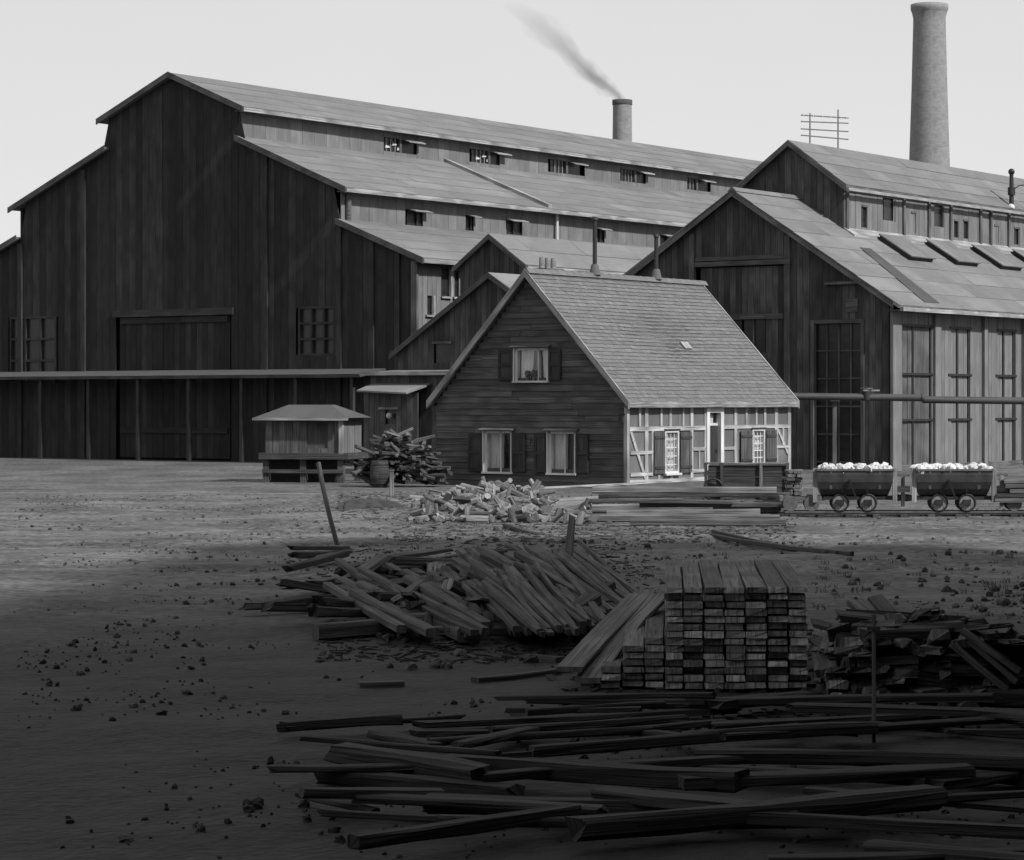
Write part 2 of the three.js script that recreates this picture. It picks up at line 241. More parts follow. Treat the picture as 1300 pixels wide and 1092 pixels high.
// ---------------------------------------------------------------- the half-timbered cottage
{
  const h = thing('cottage', 'small gabled cottage with dark boarded gable and pale half-timbered long side', 'house', [-1.24, 0, -74.95], TURN);
  const HWd = 3.64, EA = 2.6, RI = 6.5, LEN = 9.4, k = (RI - EA) / (HWd + 0.1), rake = (x) => EA + (HWd - Math.abs(x + HWd)) * k;
  part('plinth', box(-7.3, 0.03, 0, 0.16, -LEN, 0.03), M.brick[0], h);
  part('inner_wall', hexa([[-7.2, 0, -0.3], [-0.3, 0, -0.3], [-0.3, 0, -0.4], [-7.2, 0, -0.4], [-7.2, 2.5, -0.3], [-0.3, 2.5, -0.3], [-0.3, 2.5, -0.4], [-7.2, 2.5, -0.4]]), M.dark, h);
  part('inner_wall', hexa([[-7.1, 2.5, -0.3], [-0.2, 2.5, -0.3], [-0.2, 2.5, -0.4], [-7.1, 2.5, -0.4], [-3.7, 6.3, -0.3], [-3.6, 6.3, -0.3], [-3.6, 6.3, -0.4], [-3.7, 6.3, -0.4]]), M.dark, h);
  part('inner_wall', box(-0.4, -0.3, 0, 2.5, -LEN + 0.1, -0.4), M.dark, h);
  part('rear_wall', box(-7.28, 0, 0, 2.55, -LEN, -LEN + 0.1), M.clad[0], h); part('left_wall', box(-7.28, -7.2, 0.16, 2.6, -LEN, -0.02), M.clad[0], h);
  // gable cladding, board by board
  const wins = [[-5.37, -4.3, 0.44, 1.7], [-2.9, -1.88, 0.44, 1.7], [-4.18, -2.92, 3.24, 4.24]];
  const bh = 0.185;
  for (let y = 0.16, row = 0; y < 6.3; y += bh, row++) {
    const inset = y > EA ? (y + bh * 0.6 - EA) / k : 0; let x0 = -7.28 + inset, x1 = -inset; if (x1 - x0 < 0.2) break;
    let segs = [[x0, x1]];
    for (const [a, b, c, d] of wins) if (y + bh * 0.5 > c && y + bh * 0.5 < d) segs = segs.flatMap(([p, q]) => (a < q && b > p) ? [[p, a], [b, q]].filter(([s, t]) => t - s > 0.03) : [[p, q]]);
    const cut = -7.28 + rr(1.5, 5.8);
    segs = segs.flatMap(([p, q]) => (cut > p + 0.4 && cut < q - 0.4) ? [[p, cut - 0.006], [cut + 0.006, q]] : [[p, q]]);
    for (const [p, q] of segs) { const o = rr(0, 0.012), j = rr(-0.006, 0.006); part('cladding_board', hexa([[p, y + j, -0.05], [q, y + j, -0.05], [q, y + j, 0.035 + o], [p, y + j, 0.035 + o], [p, y + bh + 0.02, -0.05], [q, y + bh + 0.02, -0.05], [q, y + bh + 0.02, 0.008 + o], [p, y + bh + 0.02, 0.008 + o]], [1, 0, 0]), pick(M.clad), h); }
  }
  part('gutter_post', box(-0.06, 0.06, 0.1, 2.2, 0.05, 0.13, [0, 1, 0]), M.trim[0], h);
  part('wall_bracket', box(-0.2, -0.06, 2.0, 2.24, 0.05, 0.2), M.iron, h);
  // gable windows
  wins.forEach(([a, b, c, d], i) => {
    const w = new THREE.Group(); w.name = 'window'; h.add(w);
    for (const [x0, x1, y0, y1] of [[a, a + 0.09, c, d], [b - 0.07, b, c, d], [a, b, d - 0.07, d], [(a + b) / 2 - 0.02 + (i === 2 ? 0.25 : 0.1), (a + b) / 2 + 0.025 + (i === 2 ? 0.25 : 0.1), c, d]]) part('frame', box(x0, x1, y0, y1, -0.1, 0.045, y1 - y0 > x1 - x0 ? [0, 1, 0] : [1, 0, 0]), M.white, w);
    part('reveal', box(a - 0.035, a + 0.005, c - 0.02, d, 0.02, 0.11, [0, 1, 0]), M.white, w);
    part('sill', box(a - 0.06, b + 0.04, c - 0.06, c, -0.05, 0.13), M.white, w);
    part('hood', hexa([[a - 0.12, d + 0.06, 0.03], [b + 0.12, d + 0.06, 0.03], [b + 0.12, d + 0.01, 0.22], [a - 0.12, d + 0.01, 0.22], [a - 0.12, d + 0.1, 0.03], [b + 0.12, d + 0.1, 0.03], [b + 0.12, d + 0.04, 0.23], [a - 0.12, d + 0.04, 0.23]]), M.greyDark[2], w);
    part('pane', box(a + 0.09, b - 0.07, c, d - 0.07, -0.065, -0.06), M.glass, w);
    const cg = new THREE.PlaneGeometry(1, 1, 24, 6), cp = cg.attributes.position, lw = i === 2 ? 0.5 : 0.62;
    for (const [u0, u1] of i === 2 ? [[0, 0.48], [0.72, 1]] : [[0, lw], [0.86, 1]]) {
      const g = cg.clone(), p = g.attributes.position, q = g.attributes.uv;
      for (let v = 0; v < p.count; v++) { const u = p.getX(v) + 0.5, t = p.getY(v) + 0.5, pull = u0 === 0 ? 1 - 0.25 * (1 - t) * (1 - t) : 1; p.setXYZ(v, a + (b - a) * (u0 + (u1 - u0) * (u0 === 0 ? u * pull : 1 - (1 - u) * (1 - 0.3 * (1 - t)))), c + (d - c) * t, -0.14 + 0.022 * Math.sin(u * 26 + i)); q.setXY(v, u, t * 1.2); }
      g.computeVertexNormals(); part('curtain', g, M.curtain, w);
    }
    if (i === 2) for (const [fx, fr] of [[-3.68, 0.07], [-3.45, 0.06]]) { part('flowerpot', moved(cyl(fr * 0.75, fr, 0.14, 10), fx, c + 0.07, 0.06), M.brick[2], w); part('pot_plant', moved(lump(0.1, 5 + fx * 10 | 0, 1.1), fx, c + 0.2, 0.06), M.stone[2], w); }
  });
  // shutters folded back on the boards
  for (const [a, b, c, d] of [[-5.98, -5.43, 0.46, 1.62], [-4.28, -3.76, 0.46, 1.62], [-3.42, -2.94, 0.46, 1.62], [-1.86, -1.4, 0.46, 1.62], [-4.8, -4.22, 3.26, 4.2], [-2.88, -2.42, 3.26, 4.2]]) {
    const s = new THREE.Group(); s.name = 'shutter'; h.add(s);
    for (const [x0, x1, y0, y1] of [[a, a + 0.08, c, d], [b - 0.08, b, c, d], [a + 0.08, b - 0.08, c, c + 0.1], [a + 0.08, b - 0.08, d - 0.1, d], [a + 0.08, b - 0.08, (c + d) / 2 - 0.05, (c + d) / 2 + 0.05]]) part('rail', box(x0, x1, y0, y1, 0.05, 0.1, y1 - y0 > x1 - x0 ? [0, 1, 0] : [1, 0, 0]), M.shutter[0], s);
    for (const [y0, y1] of [[c + 0.1, (c + d) / 2 - 0.05], [(c + d) / 2 + 0.05, d - 0.1]]) part('panel', box(a + 0.08, b - 0.08, y0, y1, 0.05, 0.075, [0, 1, 0]), M.shutter[1], s);
  }
  // long side: infill panels between limed timbers, with two windows and the door
  const posts = [[-0.02, 0.16], [0.95, 0.17], [1.29, 0.12, 0.46, 1.72], [2.25, 0.13, 1.8, 2.45], [2.3, 0.13, 0.16, 0.4], [3.42, 0.15], [4.21, 0.13], [5.2, 0.13], [5.95, 0.15], [6.6, 0.11, 1.78, 2.45], [7.72, 0.13, 1.78, 2.45], [8.42, 0.2], [9.22, 0.18], [0.6, 0.1, 1.86, 2.45], [1.75, 0.1, 1.86, 2.45], [2.95, 0.1, 1.86, 2.45], [7.2, 0.1, 1.86, 2.45], [3.85, 0.09, 0.5, 1.08], [1.62, 0.1, 0.16, 0.38], [8.85, 0.1, 1.17, 1.74]];
  const holes = [[-4.28, -5.12, 0.16, 2.28], [-1.92, -2.68, 0.42, 1.72], [-6.92, -7.68, 0.58, 1.72]];
  const pxs = [0, 0.95, 1.85, 2.72, 3.42, 4.24, 5.14, 5.95, 6.88, 7.72, 8.42, 9.3], rows = [[0.16, 0.42], [0.42, 1.07], [1.07, 1.75], [1.75, 2.5]];
  for (let i = 0; i < pxs.length - 1; i++) for (const [y0, y1] of rows) {
    const A = -pxs[i], B = -pxs[i + 1]; if (holes.some(([a, b, c, d]) => A <= a + 0.1 && B >= b - 0.1 && y0 >= c - 0.05 && (y0 + y1) / 2 < d)) continue;
    part('infill_panel', box(-0.1, rr(-0.018, -0.004), y0 + 0.004, y1 - 0.004, A - 0.004, B + 0.004, [0, 1, 0]), pick(M.infill), h);
  }
  for (const [p, w, y0 = 0.16, y1 = 2.48] of posts) part('timber_post', box(-0.08, 0.025 + rr(0, 0.008), y0, y1, -p - w / 2, -p + w / 2 - (p < 0 ? 0.02 : 0), [0, 1, 0]), pick(M.timberWhite), h);
  for (const [y, w, a, b] of [[1.78, 0.13, -0.05, -4.2], [1.8, 0.11, -5.25, -9.3], [1.07, 0.1, -0.1, -1.28], [0.42, 0.11, -0.1, -1.28], [1.13, 0.1, -3.45, -4.2], [0.46, 0.1, -3.45, -4.2], [1.13, 0.1, -5.2, -5.95], [0.2, 0.12, -0.05, -4.2], [0.2, 0.12, -5.25, -9.3], [1.13, 0.09, -8.42, -9.2]]) part('timber_rail', box(-0.08, 0.034 + rr(0, 0.006), y - w / 2, y + w / 2, a, b), pick(M.timberWhite), h);
  for (const [a, y0, b, y1] of [[-0.12, 1.72, -0.92, 0.25], [-8.5, 1.72, -9.15, 0.9]]) part('timber_brace', hexa([[-0.06, y0, a - 0.06], [0.03, y0, a - 0.06], [0.03, y0, a + 0.06], [-0.06, y0, a + 0.06], [-0.06, y1, b - 0.06], [0.03, y1, b - 0.06], [0.03, y1, b + 0.06], [-0.06, y1, b + 0.06]], [0, 1, -0.5]), M.timberWhite[1], h);
  for (const [a, b, c, d] of holes.slice(1)) {
    const w = new THREE.Group(); w.name = 'window'; h.add(w);
    for (const [z0, z1, y0, y1] of [[a, a - 0.06, c, d], [b + 0.06, b, c, d], [a - 0.06, b + 0.06, d - 0.06, d], [a - 0.06, b + 0.06, c, c + 0.06]]) part('frame', box(-0.1, 0.05, y0, y1, z0, z1, y1 - y0 > Math.abs(z1 - z0) ? [0, 1, 0] : [0, 0, 1]), M.white, w);
    for (let i = 1; i < 4; i++) part('glazing_bar', box(-0.03, -0.005, c + 0.06, d - 0.06, a + (b - a) * i / 4 - 0.014, a + (b - a) * i / 4 + 0.014, [0, 1, 0]), M.white, w);
    for (let i = 1; i < 5; i++) part('glazing_bar', box(-0.028, -0.007, c + (d - c) * i / 5 - 0.014, c + (d - c) * i / 5 + 0.014, a - 0.06, b + 0.06), M.white, w);
    part('pane', box(-0.042, -0.038, c + 0.06, d - 0.06, a - 0.06, b + 0.06), M.glass, w);
    for (const [u0, u1] of [[0, 0.42], [0.55, 1]]) { const g = new THREE.PlaneGeometry(1, 1, 18, 2), p = g.attributes.position; for (let v = 0; v < p.count; v++) { const u = p.getX(v) + 0.5, t = p.getY(v) + 0.5; p.setXYZ(v, -0.13 + 0.02 * Math.sin(u * 22), c + (d - c) * t, a + (b - a) * (u0 + (u1 - u0) * u)); } g.computeVertexNormals(); part('curtain', g, M.curtain, w); }
    part('sill', box(-0.05, 0.13, c - 0.06, c, a + 0.05, b - 0.05), M.white, w); part('dark_lintel_board', box(-0.02, 0.075, d, d + 0.05, a + 0.04, b - 0.04), M.shutter[0], w);  // dark board over the window head
  }
  for (const [a, b, c, d] of [[-1.3, -1.88, 0.42, 1.7], [-2.72, -3.36, 0.42, 1.68], [-6.2, -6.88, 0.55, 1.68], [-7.72, -8.36, 0.55, 1.68]]) {
    const s = new THREE.Group(); s.name = 'shutter'; h.add(s);
    for (let i = 0; i < 4; i++) part('slat_board', box(0.05, 0.075 + rr(0, 0.008), c, d, a + (b - a) * i / 4 - 0.006, a + (b - a) * (i + 1) / 4 + 0.006, [0, 1, 0]), pick(M.shutterGrey), s);
    for (const y of [c + 0.18, d - 0.18]) part('batten', box(0.083, 0.105, y - 0.04, y + 0.04, a - 0.03, b + 0.03), M.shutter[1], s);
  }
  { const d = new THREE.Group(); d.name = 'door'; h.add(d);
    for (const [z0, z1, y0, y1] of [[-4.22, -4.38, 0.1, 2.4], [-5.02, -5.18, 0.1, 2.4], [-4.38, -5.02, 2.26, 2.4]]) part('frame', box(-0.1, 0.07, y0, y1, z0, z1, y1 - y0 > 1 ? [0, 1, 0] : [0, 0, 1]), M.white, d);
    for (let i = 0; i < 4; i++) part('door_board', box(-0.11, -0.06, 0.1, 1.85, -4.38 - 0.16 * i - 0.006, -4.38 - 0.16 * (i + 1) + 0.006, [0, 1, 0]), M.nearBlack[2], d);
    part('fanlight_frame', box(-0.11, -0.05, 1.85, 1.93, -4.38, -5.02), M.white, d); part('fanlight', box(-0.085, -0.08, 1.93, 2.26, -4.38, -5.02), M.glass, d);
    part('fanlight_curtain', box(-0.13, -0.12, 1.93, 2.16, -4.5, -4.85), M.curtain, d); part('handle', box(-0.06, -0.02, 1.0, 1.1, -4.95, -4.9), M.iron, d);
    part('doorstep', box(0, 0.4, 0, 0.14, -4.2, -5.2), M.brick[2], d);
  }
  // roof: courses of tiles, verge boards, ridge, gutter, stove pipes
  const ze = 0.25, zb = -LEN - 0.12, xe = 0.19, ye = RI + 0.08 - (HWd + xe) * k, L = Math.hypot(HWd + xe, RI + 0.08 - ye), nx = (RI + 0.08 - ye) / L, ny = (HWd + xe) / L;
  for (const s of [1, -1]) part('roof_boarding', hexa([[-HWd, RI - 0.06, ze], [-HWd + s * (HWd + xe), ye - 0.12, ze], [-HWd + s * (HWd + xe), ye - 0.12, zb], [-HWd, RI - 0.06, zb], [-HWd, RI + 0.06, ze], [-HWd + s * (HWd + xe), ye - 0.02, ze], [-HWd + s * (HWd + xe), ye - 0.02, zb], [-HWd, RI + 0.06, zb]], [0, 0, 1]), M.greyDark[0], h);
  const rowsN = 34; for (let r = 0; r < rowsN; r++) {
    const t0 = r / rowsN, t1 = (r + 1.15) / rowsN, gs = [], m = pick(M.tile); let z = ze - (r % 2) * 0.1;
    const P = (t, z, q) => [xe - (HWd + xe) * t + nx * q, ye + (RI + 0.08 - ye) * t + ny * q, z];
    const sag = (z) => -0.035 * Math.sin((ze - z) / (ze - zb) * Math.PI) * Math.sin(t0 * Math.PI);
    while (z > zb + 0.02) { const e = Math.max(zb, z - 0.19), a = 0.026 + rr(0, 0.009) + sag(z), b = 0.006 + sag(z), dn = rr(-0.1, 0.05) / rowsN; gs.push(hexa([P(t0 + dn, z, -0.02), P(t1, z, -0.02), P(t1, e + 0.006, -0.02), P(t0 + dn, e + 0.006, -0.02), P(t0 + dn, z, a), P(t1, z, b), P(t1, e + 0.006, b), P(t0 + dn, e + 0.006, a)], [nx, -ny, 0])); z = e; }
    part('tile_course', merge(gs), m, h);
  }
  for (let z = ze; z > zb; z -= 0.4) part('ridge_tile', hexa([[-HWd - 0.16, RI + 0.02, z], [-HWd + 0.16, RI + 0.02, z], [-HWd + 0.16, RI + 0.02, z - 0.41], [-HWd - 0.16, RI + 0.02, z - 0.41], [-HWd - 0.05, RI + 0.18 + rr(0, 0.012), z], [-HWd + 0.05, RI + 0.18, z], [-HWd + 0.05, RI + 0.165, z - 0.41], [-HWd - 0.05, RI + 0.165, z - 0.41]], [0, 0, 1]), pick(M.tile), h);
  for (const s of [1, -1]) for (const z of [ze, zb]) part('verge_board', hexa([[-HWd, RI - 0.1, z - 0.03], [-HWd + s * (HWd + xe + 0.03), ye - 0.2, z - 0.03], [-HWd + s * (HWd + xe + 0.03), ye - 0.2, z + 0.03], [-HWd, RI - 0.1, z + 0.03], [-HWd, RI + 0.14, z - 0.03], [-HWd + s * (HWd + xe + 0.03), ye + 0.04, z - 0.03], [-HWd + s * (HWd + xe + 0.03), ye + 0.04, z + 0.03], [-HWd, RI + 0.14, z + 0.03]], [s, -1, 0]), M.trim[0], h);
  part('fascia', box(xe, xe + 0.05, ye - 0.16, ye + 0.015, zb, ze), M.trim[0], h); part('soffit', box(-0.02, xe, ye - 0.16, ye - 0.125, zb, ze), M.greyDark[0], h);
  part('roof_patch', hexa([[-1.62, 4.47, -5.2], [-1.42, 4.26, -5.2], [-1.42, 4.26, -5.6], [-1.62, 4.47, -5.6], [-1.58, 4.51, -5.2], [-1.38, 4.3, -5.2], [-1.38, 4.3, -5.6], [-1.58, 4.51, -5.6]]), M.trim[1], h);
  for (const [z, top] of [[-3.4, 8.4], [-6.86, 8.05]]) { const s = new THREE.Group(); s.name = 'stovepipe'; h.add(s); part('pipe_base', moved(cyl(0.2, 0.11, 0.34, 10), -HWd, RI + 0.28, z), M.brick[1], s); part('flue', moved(cyl(0.075, 0.07, top - RI - 0.1, 10), -HWd, (top + RI + 0.1) / 2, z), M.iron, s); part('cowl', moved(cyl(0.11, 0.09, 0.1, 10), -HWd, top, z), M.iron, s); }
  { const s = new THREE.Group(); s.name = 'chimney'; h.add(s); part('chimney_stack', box(-4.5, -3.9, 5.8, 6.75, -1.2, -2.1), M.brick[2], s); for (const z of [-1.35, -1.65, -1.95]) part('chimney_pot', moved(cyl(0.1, 0.08, 0.34, 10), -4.2, 6.92, z), M.trim[0], s); }
}

// ---------------------------------------------------------------- the right-hand works hall
{
  const h = thing('works_hall', 'large boarded works hall with dark gable and pale side wall of tall windows', 'industrial hall', [8.27, 0, -94.55], TURN);
  const LEN = 30, cx = -6.82, top = (a) => 10.68 - 0.625 * Math.abs(a - cx);
  part('inner_wall', hexa([[-13.6, 0, -0.4], [-0.4, 0, -0.4], [-0.4, 0, -0.5], [-13.6, 0, -0.5], [-13.5, 6.2, -0.4], [-0.5, 6.2, -0.4], [-0.5, 6.2, -0.5], [-13.5, 6.2, -0.5]]), M.dark, h);
  part('inner_wall', box(-0.45, -0.35, 0, 6.1, -LEN, -0.5), M.dark, h);
  part('rear_wall', box(-13.6, 0, 0, 6.3, -LEN, -LEN + 0.1), M.darkBoard[0], h); part('left_wall', box(-13.64, -13.5, 0, 6.3, -LEN + 0.1, -0.02), M.darkBoard[0], h);
  boardWall(h, frontMap(0), -13.6, -0.02, 0.29, 0, top, M.darkBoard, { openings: [[-8.55, -4.6, 0, 8.0], [-3.32, -1.18, 0.1, 5.6]] });
  // sliding door
  { const d = new THREE.Group(); d.name = 'sliding_door'; h.add(d); boardWall(d, frontMap(-0.05), -8.5, -4.65, 0.27, 0.1, 7.85, M.darkBoard, { name: 'door_board', openings: [[-6.53, -5.56, 4.49, 5.82]] }); part('door_rail', box(-8.7, -4.3, 7.9, 8.08, 0, 0.14), M.greyDark[0], d); part('pane', box(-6.53, -5.56, 4.49, 5.82, -0.12, -0.1), M.dusty, d); for (const y of [2.6, 5.9]) part('door_batten', box(-8.5, -4.65, y - 0.1, y + 0.1, 0.0, 0.05), M.darkBoard[3], d); part('window_frame', box(-6.62, -5.47, 5.82, 5.92, 0, 0.06), M.greyDark[1], d); part('window_frame', box(-6.09, -6.03, 4.49, 5.82, -0.09, -0.04, [0, 1, 0]), M.greyDark[1], d); }
  { const w = new THREE.Group(); w.name = 'tall_window'; h.add(w);
    for (let i = 0; i < 4; i++) for (let j = 0; j < 5; j++) part('pane', box(-3.3 + i * 0.53 + 0.03, -3.3 + (i + 1) * 0.53 - 0.03, 0.3 + j * 1.06 + 0.03, 0.3 + (j + 1) * 1.06 - 0.03, -0.12, -0.1), M.dusty, w);
    for (let i = 0; i <= 4; i++) part('mullion', box(-3.33 + i * 0.53, -3.27 + i * 0.53, 0.1, 5.6, -0.13, -0.04, [0, 1, 0]), M.darkBoard[3], w);
    for (let j = 0; j <= 5; j++) part('transom', box(-3.3, -1.2, 0.27 + j * 1.06, 0.33 + j * 1.06, -0.125, -0.05), M.darkBoard[3], w);
    part('opening_frame', box(-3.42, -3.28, 0, 5.72, 0, 0.08, [0, 1, 0]), M.greyDark[1], w); part('opening_frame', box(-1.22, -1.08, 0, 5.72, 0, 0.08, [0, 1, 0]), M.greyDark[0], w); part('opening_frame', box(-3.28, -1.22, 5.58, 5.72, 0, 0.08), M.greyDark[0], w); }
  for (const x of [-8.85, -4.45]) part('gable_post', box(x - 0.12, x + 0.12, 0, top(x) - 0.2, 0.045, 0.12, [0, 1, 0]), M.greyDark[1], h);
  part('gable_rail', box(-8.7, -4.6, 8.12, 8.28, 0.045, 0.09), M.greyDark[0], h); part('ledge', box(-2.73, -0.95, 7.05, 7.15, 0.045, 0.2), M.greyDark[2], h); part('notice_board', box(-1.87, -1.35, 6.0, 6.5, 0.05, 0.075), M.greyDark[2], h);
  barge(h, 6.82, cx, 6.55, 10.86, 0.3, M.greyDark[1], 0.32, 0.26);
  // long side: boards, pilasters and tall windows
  const wins = [[-0.8, -3.32], [-4.76, -6.5], [-8.86, -10.51], [-13, -14.8], [-17.2, -19], [-21.4, -23.2], [-25.6, -27.4]];
  boardWall(h, sideMap(0), 0, -LEN, 0.27, 0, 6.4, M.grey, { openings: wins.map(([a, b]) => [a, b, 0.1, 5.55]) });
  for (const [a, b] of [[0.06, -0.62], [-3.32, -3.8], [-7.5, -7.78], [-11.1, -11.5], [-15.8, -16.1], [-20, -20.3], [-24.2, -24.5], [-28.4, -28.8]]) { part('pilaster', box(0.05, 0.17, 0, 6.1, a, b, [0, 1, 0]), pick(M.grey), h); part('pilaster_edge', box(0.05, 0.12, 0, 6.05, b, b - 0.12, [0, 1, 0]), M.greyDark[0], h); }
  part('sill_plate', box(0.05, 0.1, 0, 0.2, -0.62, -LEN), M.greyDark[1], h);
  wins.forEach(([a, b], i) => {
    const w = new THREE.Group(); w.name = 'side_window'; h.add(w); const n = 4, m = i === 0 ? M.greyDark : M.grey;
    for (let k = 0; k < n; k++) part('window_board', box(-0.1, -0.05 + rr(0, 0.02), 0.1, 5.55, a + (b - a) * k / n - 0.008, a + (b - a) * (k + 1) / n + 0.008, [0, 1, 0]), i === 0 ? m[k % 2] : pick(m), w);
    for (const f of [0.4, 0.96]) part('iron_bar', box(-0.05, 0.015, 0.12, 5.53, a + (b - a) * f - 0.065, a + (b - a) * f + 0.065, [0, 1, 0]), M.iron, w);
    for (const y of [1.9, 3.65, 5.5]) part('iron_crossbar', box(-0.05, 0.07, y - 0.045, y + 0.045, a + (y > 5 ? 0 : 0.15), b - 0.1), M.iron, w);
  });
  const ptR = feltRoof(h, 0.6, 6.18, cx, 10.86, 0.34, -LEN, 8, 6, M.felt);
  part('left_roof', hexa([[cx, 10.75, 0.34], [-14, 6.33, 0.34], [-14, 6.33, -LEN], [cx, 10.75, -LEN], [cx, 10.87, 0.34], [-14, 6.45, 0.34], [-14, 6.45, -LEN], [cx, 10.87, -LEN]], [0, 0, 1]), M.felt[0], h);
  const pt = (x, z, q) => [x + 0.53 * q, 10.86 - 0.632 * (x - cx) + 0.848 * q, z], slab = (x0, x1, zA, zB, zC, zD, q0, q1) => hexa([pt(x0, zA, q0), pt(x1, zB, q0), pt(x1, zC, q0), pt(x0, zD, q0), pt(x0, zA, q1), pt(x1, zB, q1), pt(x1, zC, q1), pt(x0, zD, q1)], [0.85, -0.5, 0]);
  part('dark_roof_strip', slab(-3.3, 0.3, -3.5, -2.15, -3.35, -4.35, 0.01, 0.055), M.feltDark[0], h);  // darker strip laid aslant over the roof sheets
  part('gutter', box(0.6, 0.74, 5.98, 6.13, 0.3, -LEN), M.trim[1], h); part('soffit', box(0.05, 0.6, 6.0, 6.04, 0.3, -LEN), M.greyDark[0], h);
  for (const z of [-7.5, -11.55, -15.7, -19.65, -23.7]) {
    const s = new THREE.Group(); s.name = 'skylight'; h.add(s);
    part('curb', slab(-4.15, -2.74, z + 0.98, z + 0.98, z - 0.98, z - 0.98, 0, 0.2), M.darkBoard[0], s);
    for (let i = 0; i < 3; i++) part('hatch_board', slab(-4.2, -2.68, z + 1.05 - i * 0.7, z + 1.05 - i * 0.7, z + 0.37 - i * 0.7, z + 0.37 - i * 0.7, 0.203, 0.245 + rr(0, 0.01)), pick(M.felt), s);
  }
  for (let z = 0.34; z > -4.5; z -= 1.2) part('ridge_cap', hexa([[cx - 0.22, 10.78, z], [cx + 0.22, 10.78, z], [cx + 0.22, 10.78, z - 1.18], [cx - 0.22, 10.78, z - 1.18], [cx - 0.03, 10.96, z], [cx + 0.03, 10.96, z], [cx + 0.03, 10.96, z - 1.18], [cx - 0.03, 10.96, z - 1.18]], [0, 0, 1]), M.felt[1], h);
}
// the taller hall standing up out of its roof
{
  const h = thing('upper_hall', 'taller gabled hall rising behind the front gable, with slit windows along its pale side', 'industrial hall', [8.27, 0, -94.55], TURN);
  const z0 = -4.6, z1 = -46, cx = -7.08, hw = 2.43, top = (a) => 13.05 - 0.7 * Math.abs(a - cx);
  part('inner_wall', box(cx - hw + 0.05, cx + hw - 0.15, 7, 11.2, z1, z0 - 0.2), M.dark, h);
  boardWall(h, frontMap(z0), cx - hw, cx + hw, 0.3, 8, top, M.darkBoard, {});
  barge(h, hw, cx, 11.45, 13.2, z0 + 0.28, M.greyDark[0], 0.3, 0.24);
  const slits = [[-6.1, -6.4, 9.67, 10.5], [-7.96, -8.76, 10.07, 11], [-10.25, -10.55, 9.7, 10.5], [-12.16, -13.0, 10.07, 11], [-14.1, -14.4, 9.7, 10.4], [-14.98, -15.36, 9.7, 10.45], [-18, -18.3, 9.7, 10.4], [-20, -20.4, 9.7, 10.4], [-23, -23.8, 10, 11]];
  boardWall(h, sideMap(cx + hw), z0, z1, 0.45, 8.9, 11.45, M.grey, { openings: slits });
  for (const [a, b, c, d] of slits) { const w = new THREE.Group(); w.name = 'slit_window'; h.add(w); part('pane', box(cx + hw - 0.06, cx + hw - 0.04, c, d, a, b), M.dusty, w); part('frame', box(cx + hw - 0.03, cx + hw + 0.07, d, d + 0.08, a + 0.08, b - 0.08), M.greyDark[1], w); part('frame', box(cx + hw - 0.03, cx + hw + 0.06, c, d, b - 0.06, b, [0, 1, 0]), M.greyDark[1], w); }
  for (const z of [-4.66, -9.4, -11.6, -13.6, -16.4, -17.4, -19.2, -21.4, -24.5, -27, -30]) part('wall_post', box(cx + hw + 0.04, cx + hw + 0.13, 8.9, 11.3, z, z - 0.16, [0, 1, 0]), pick(M.greyDark), h);
  part('flashing', hexa([[cx + hw, 9.45, z0], [cx + hw + 0.5, 9.2, z0], [cx + hw + 0.5, 9.2, z1 + 18], [cx + hw, 9.45, z1 + 18], [cx + hw, 9.6, z0], [cx + hw + 0.5, 9.28, z0], [cx + hw + 0.5, 9.28, z1 + 18], [cx + hw, 9.6, z1 + 18]], [0, 0, 1]), M.trim[1], h);
  feltRoof(h, cx + hw + 0.3, 11.24, cx, 13.2, z0 + 0.3, z1, 4, 6, M.felt);
  part('left_roof', hexa([[cx, 13.08, z0 + 0.3], [cx - hw - 0.3, 11.2, z0 + 0.3], [cx - hw - 0.3, 11.2, z1], [cx, 13.08, z1], [cx, 13.21, z0 + 0.3], [cx - hw - 0.3, 11.3, z0 + 0.3], [cx - hw - 0.3, 11.3, z1], [cx, 13.21, z1]], [0, 0, 1]), M.felt[0], h);
  part('gutter', box(cx + hw + 0.3, cx + hw + 0.42, 11.02, 11.14, z0 + 0.3, z1), M.trim[1], h);
}
const toWorld = (O, x, y, z) => [O[0] + x * EX[0] + z * EZ[0], y, O[2] + x * EX[1] + z * EZ[1]];
const OE = [8.27, 0, -94.55];
{ // insulator frame on the ridge
  const p = toWorld(OE, -7.08, 13.1, -7.2), t = thing('telegraph_rack', 'thin iron telegraph wire rack standing on the upper hall ridge', 'telegraph rack', p, TURN);
  for (const [z, y0, y1] of [[1.15, 0.0, 1.25], [-1.15, 0.0, 1.62]]) part('post', moved(cyl(0.032, 0.028, y1 - y0 + 0.2, 8), 0, (y0 + y1) / 2, z), M.ironGrey, t);
  [[1.18, 1.42], [0.92, 1.2], [0.62, 0.85], [0.36, 0.52]].forEach(([a, b]) => part('crossbar', hexa([[-0.02, a, 1.85], [0.02, a, 1.85], [0.02, b, -2.0], [-0.02, b, -2.0], [-0.02, a + 0.045, 1.85], [0.02, a + 0.045, 1.85], [0.02, b + 0.045, -2.0], [-0.02, b + 0.045, -2.0]], [0, 0, 1]), M.ironGrey, t));
  for (const z of [1.7, 1.35, 0.9, 0.2, -0.5, -0.95, -1.35, -1.8]) part('insulator', moved(cyl(0.03, 0.02, 0.09, 6), 0, 1.33 - z * 0.06, z), M.white, t);
}
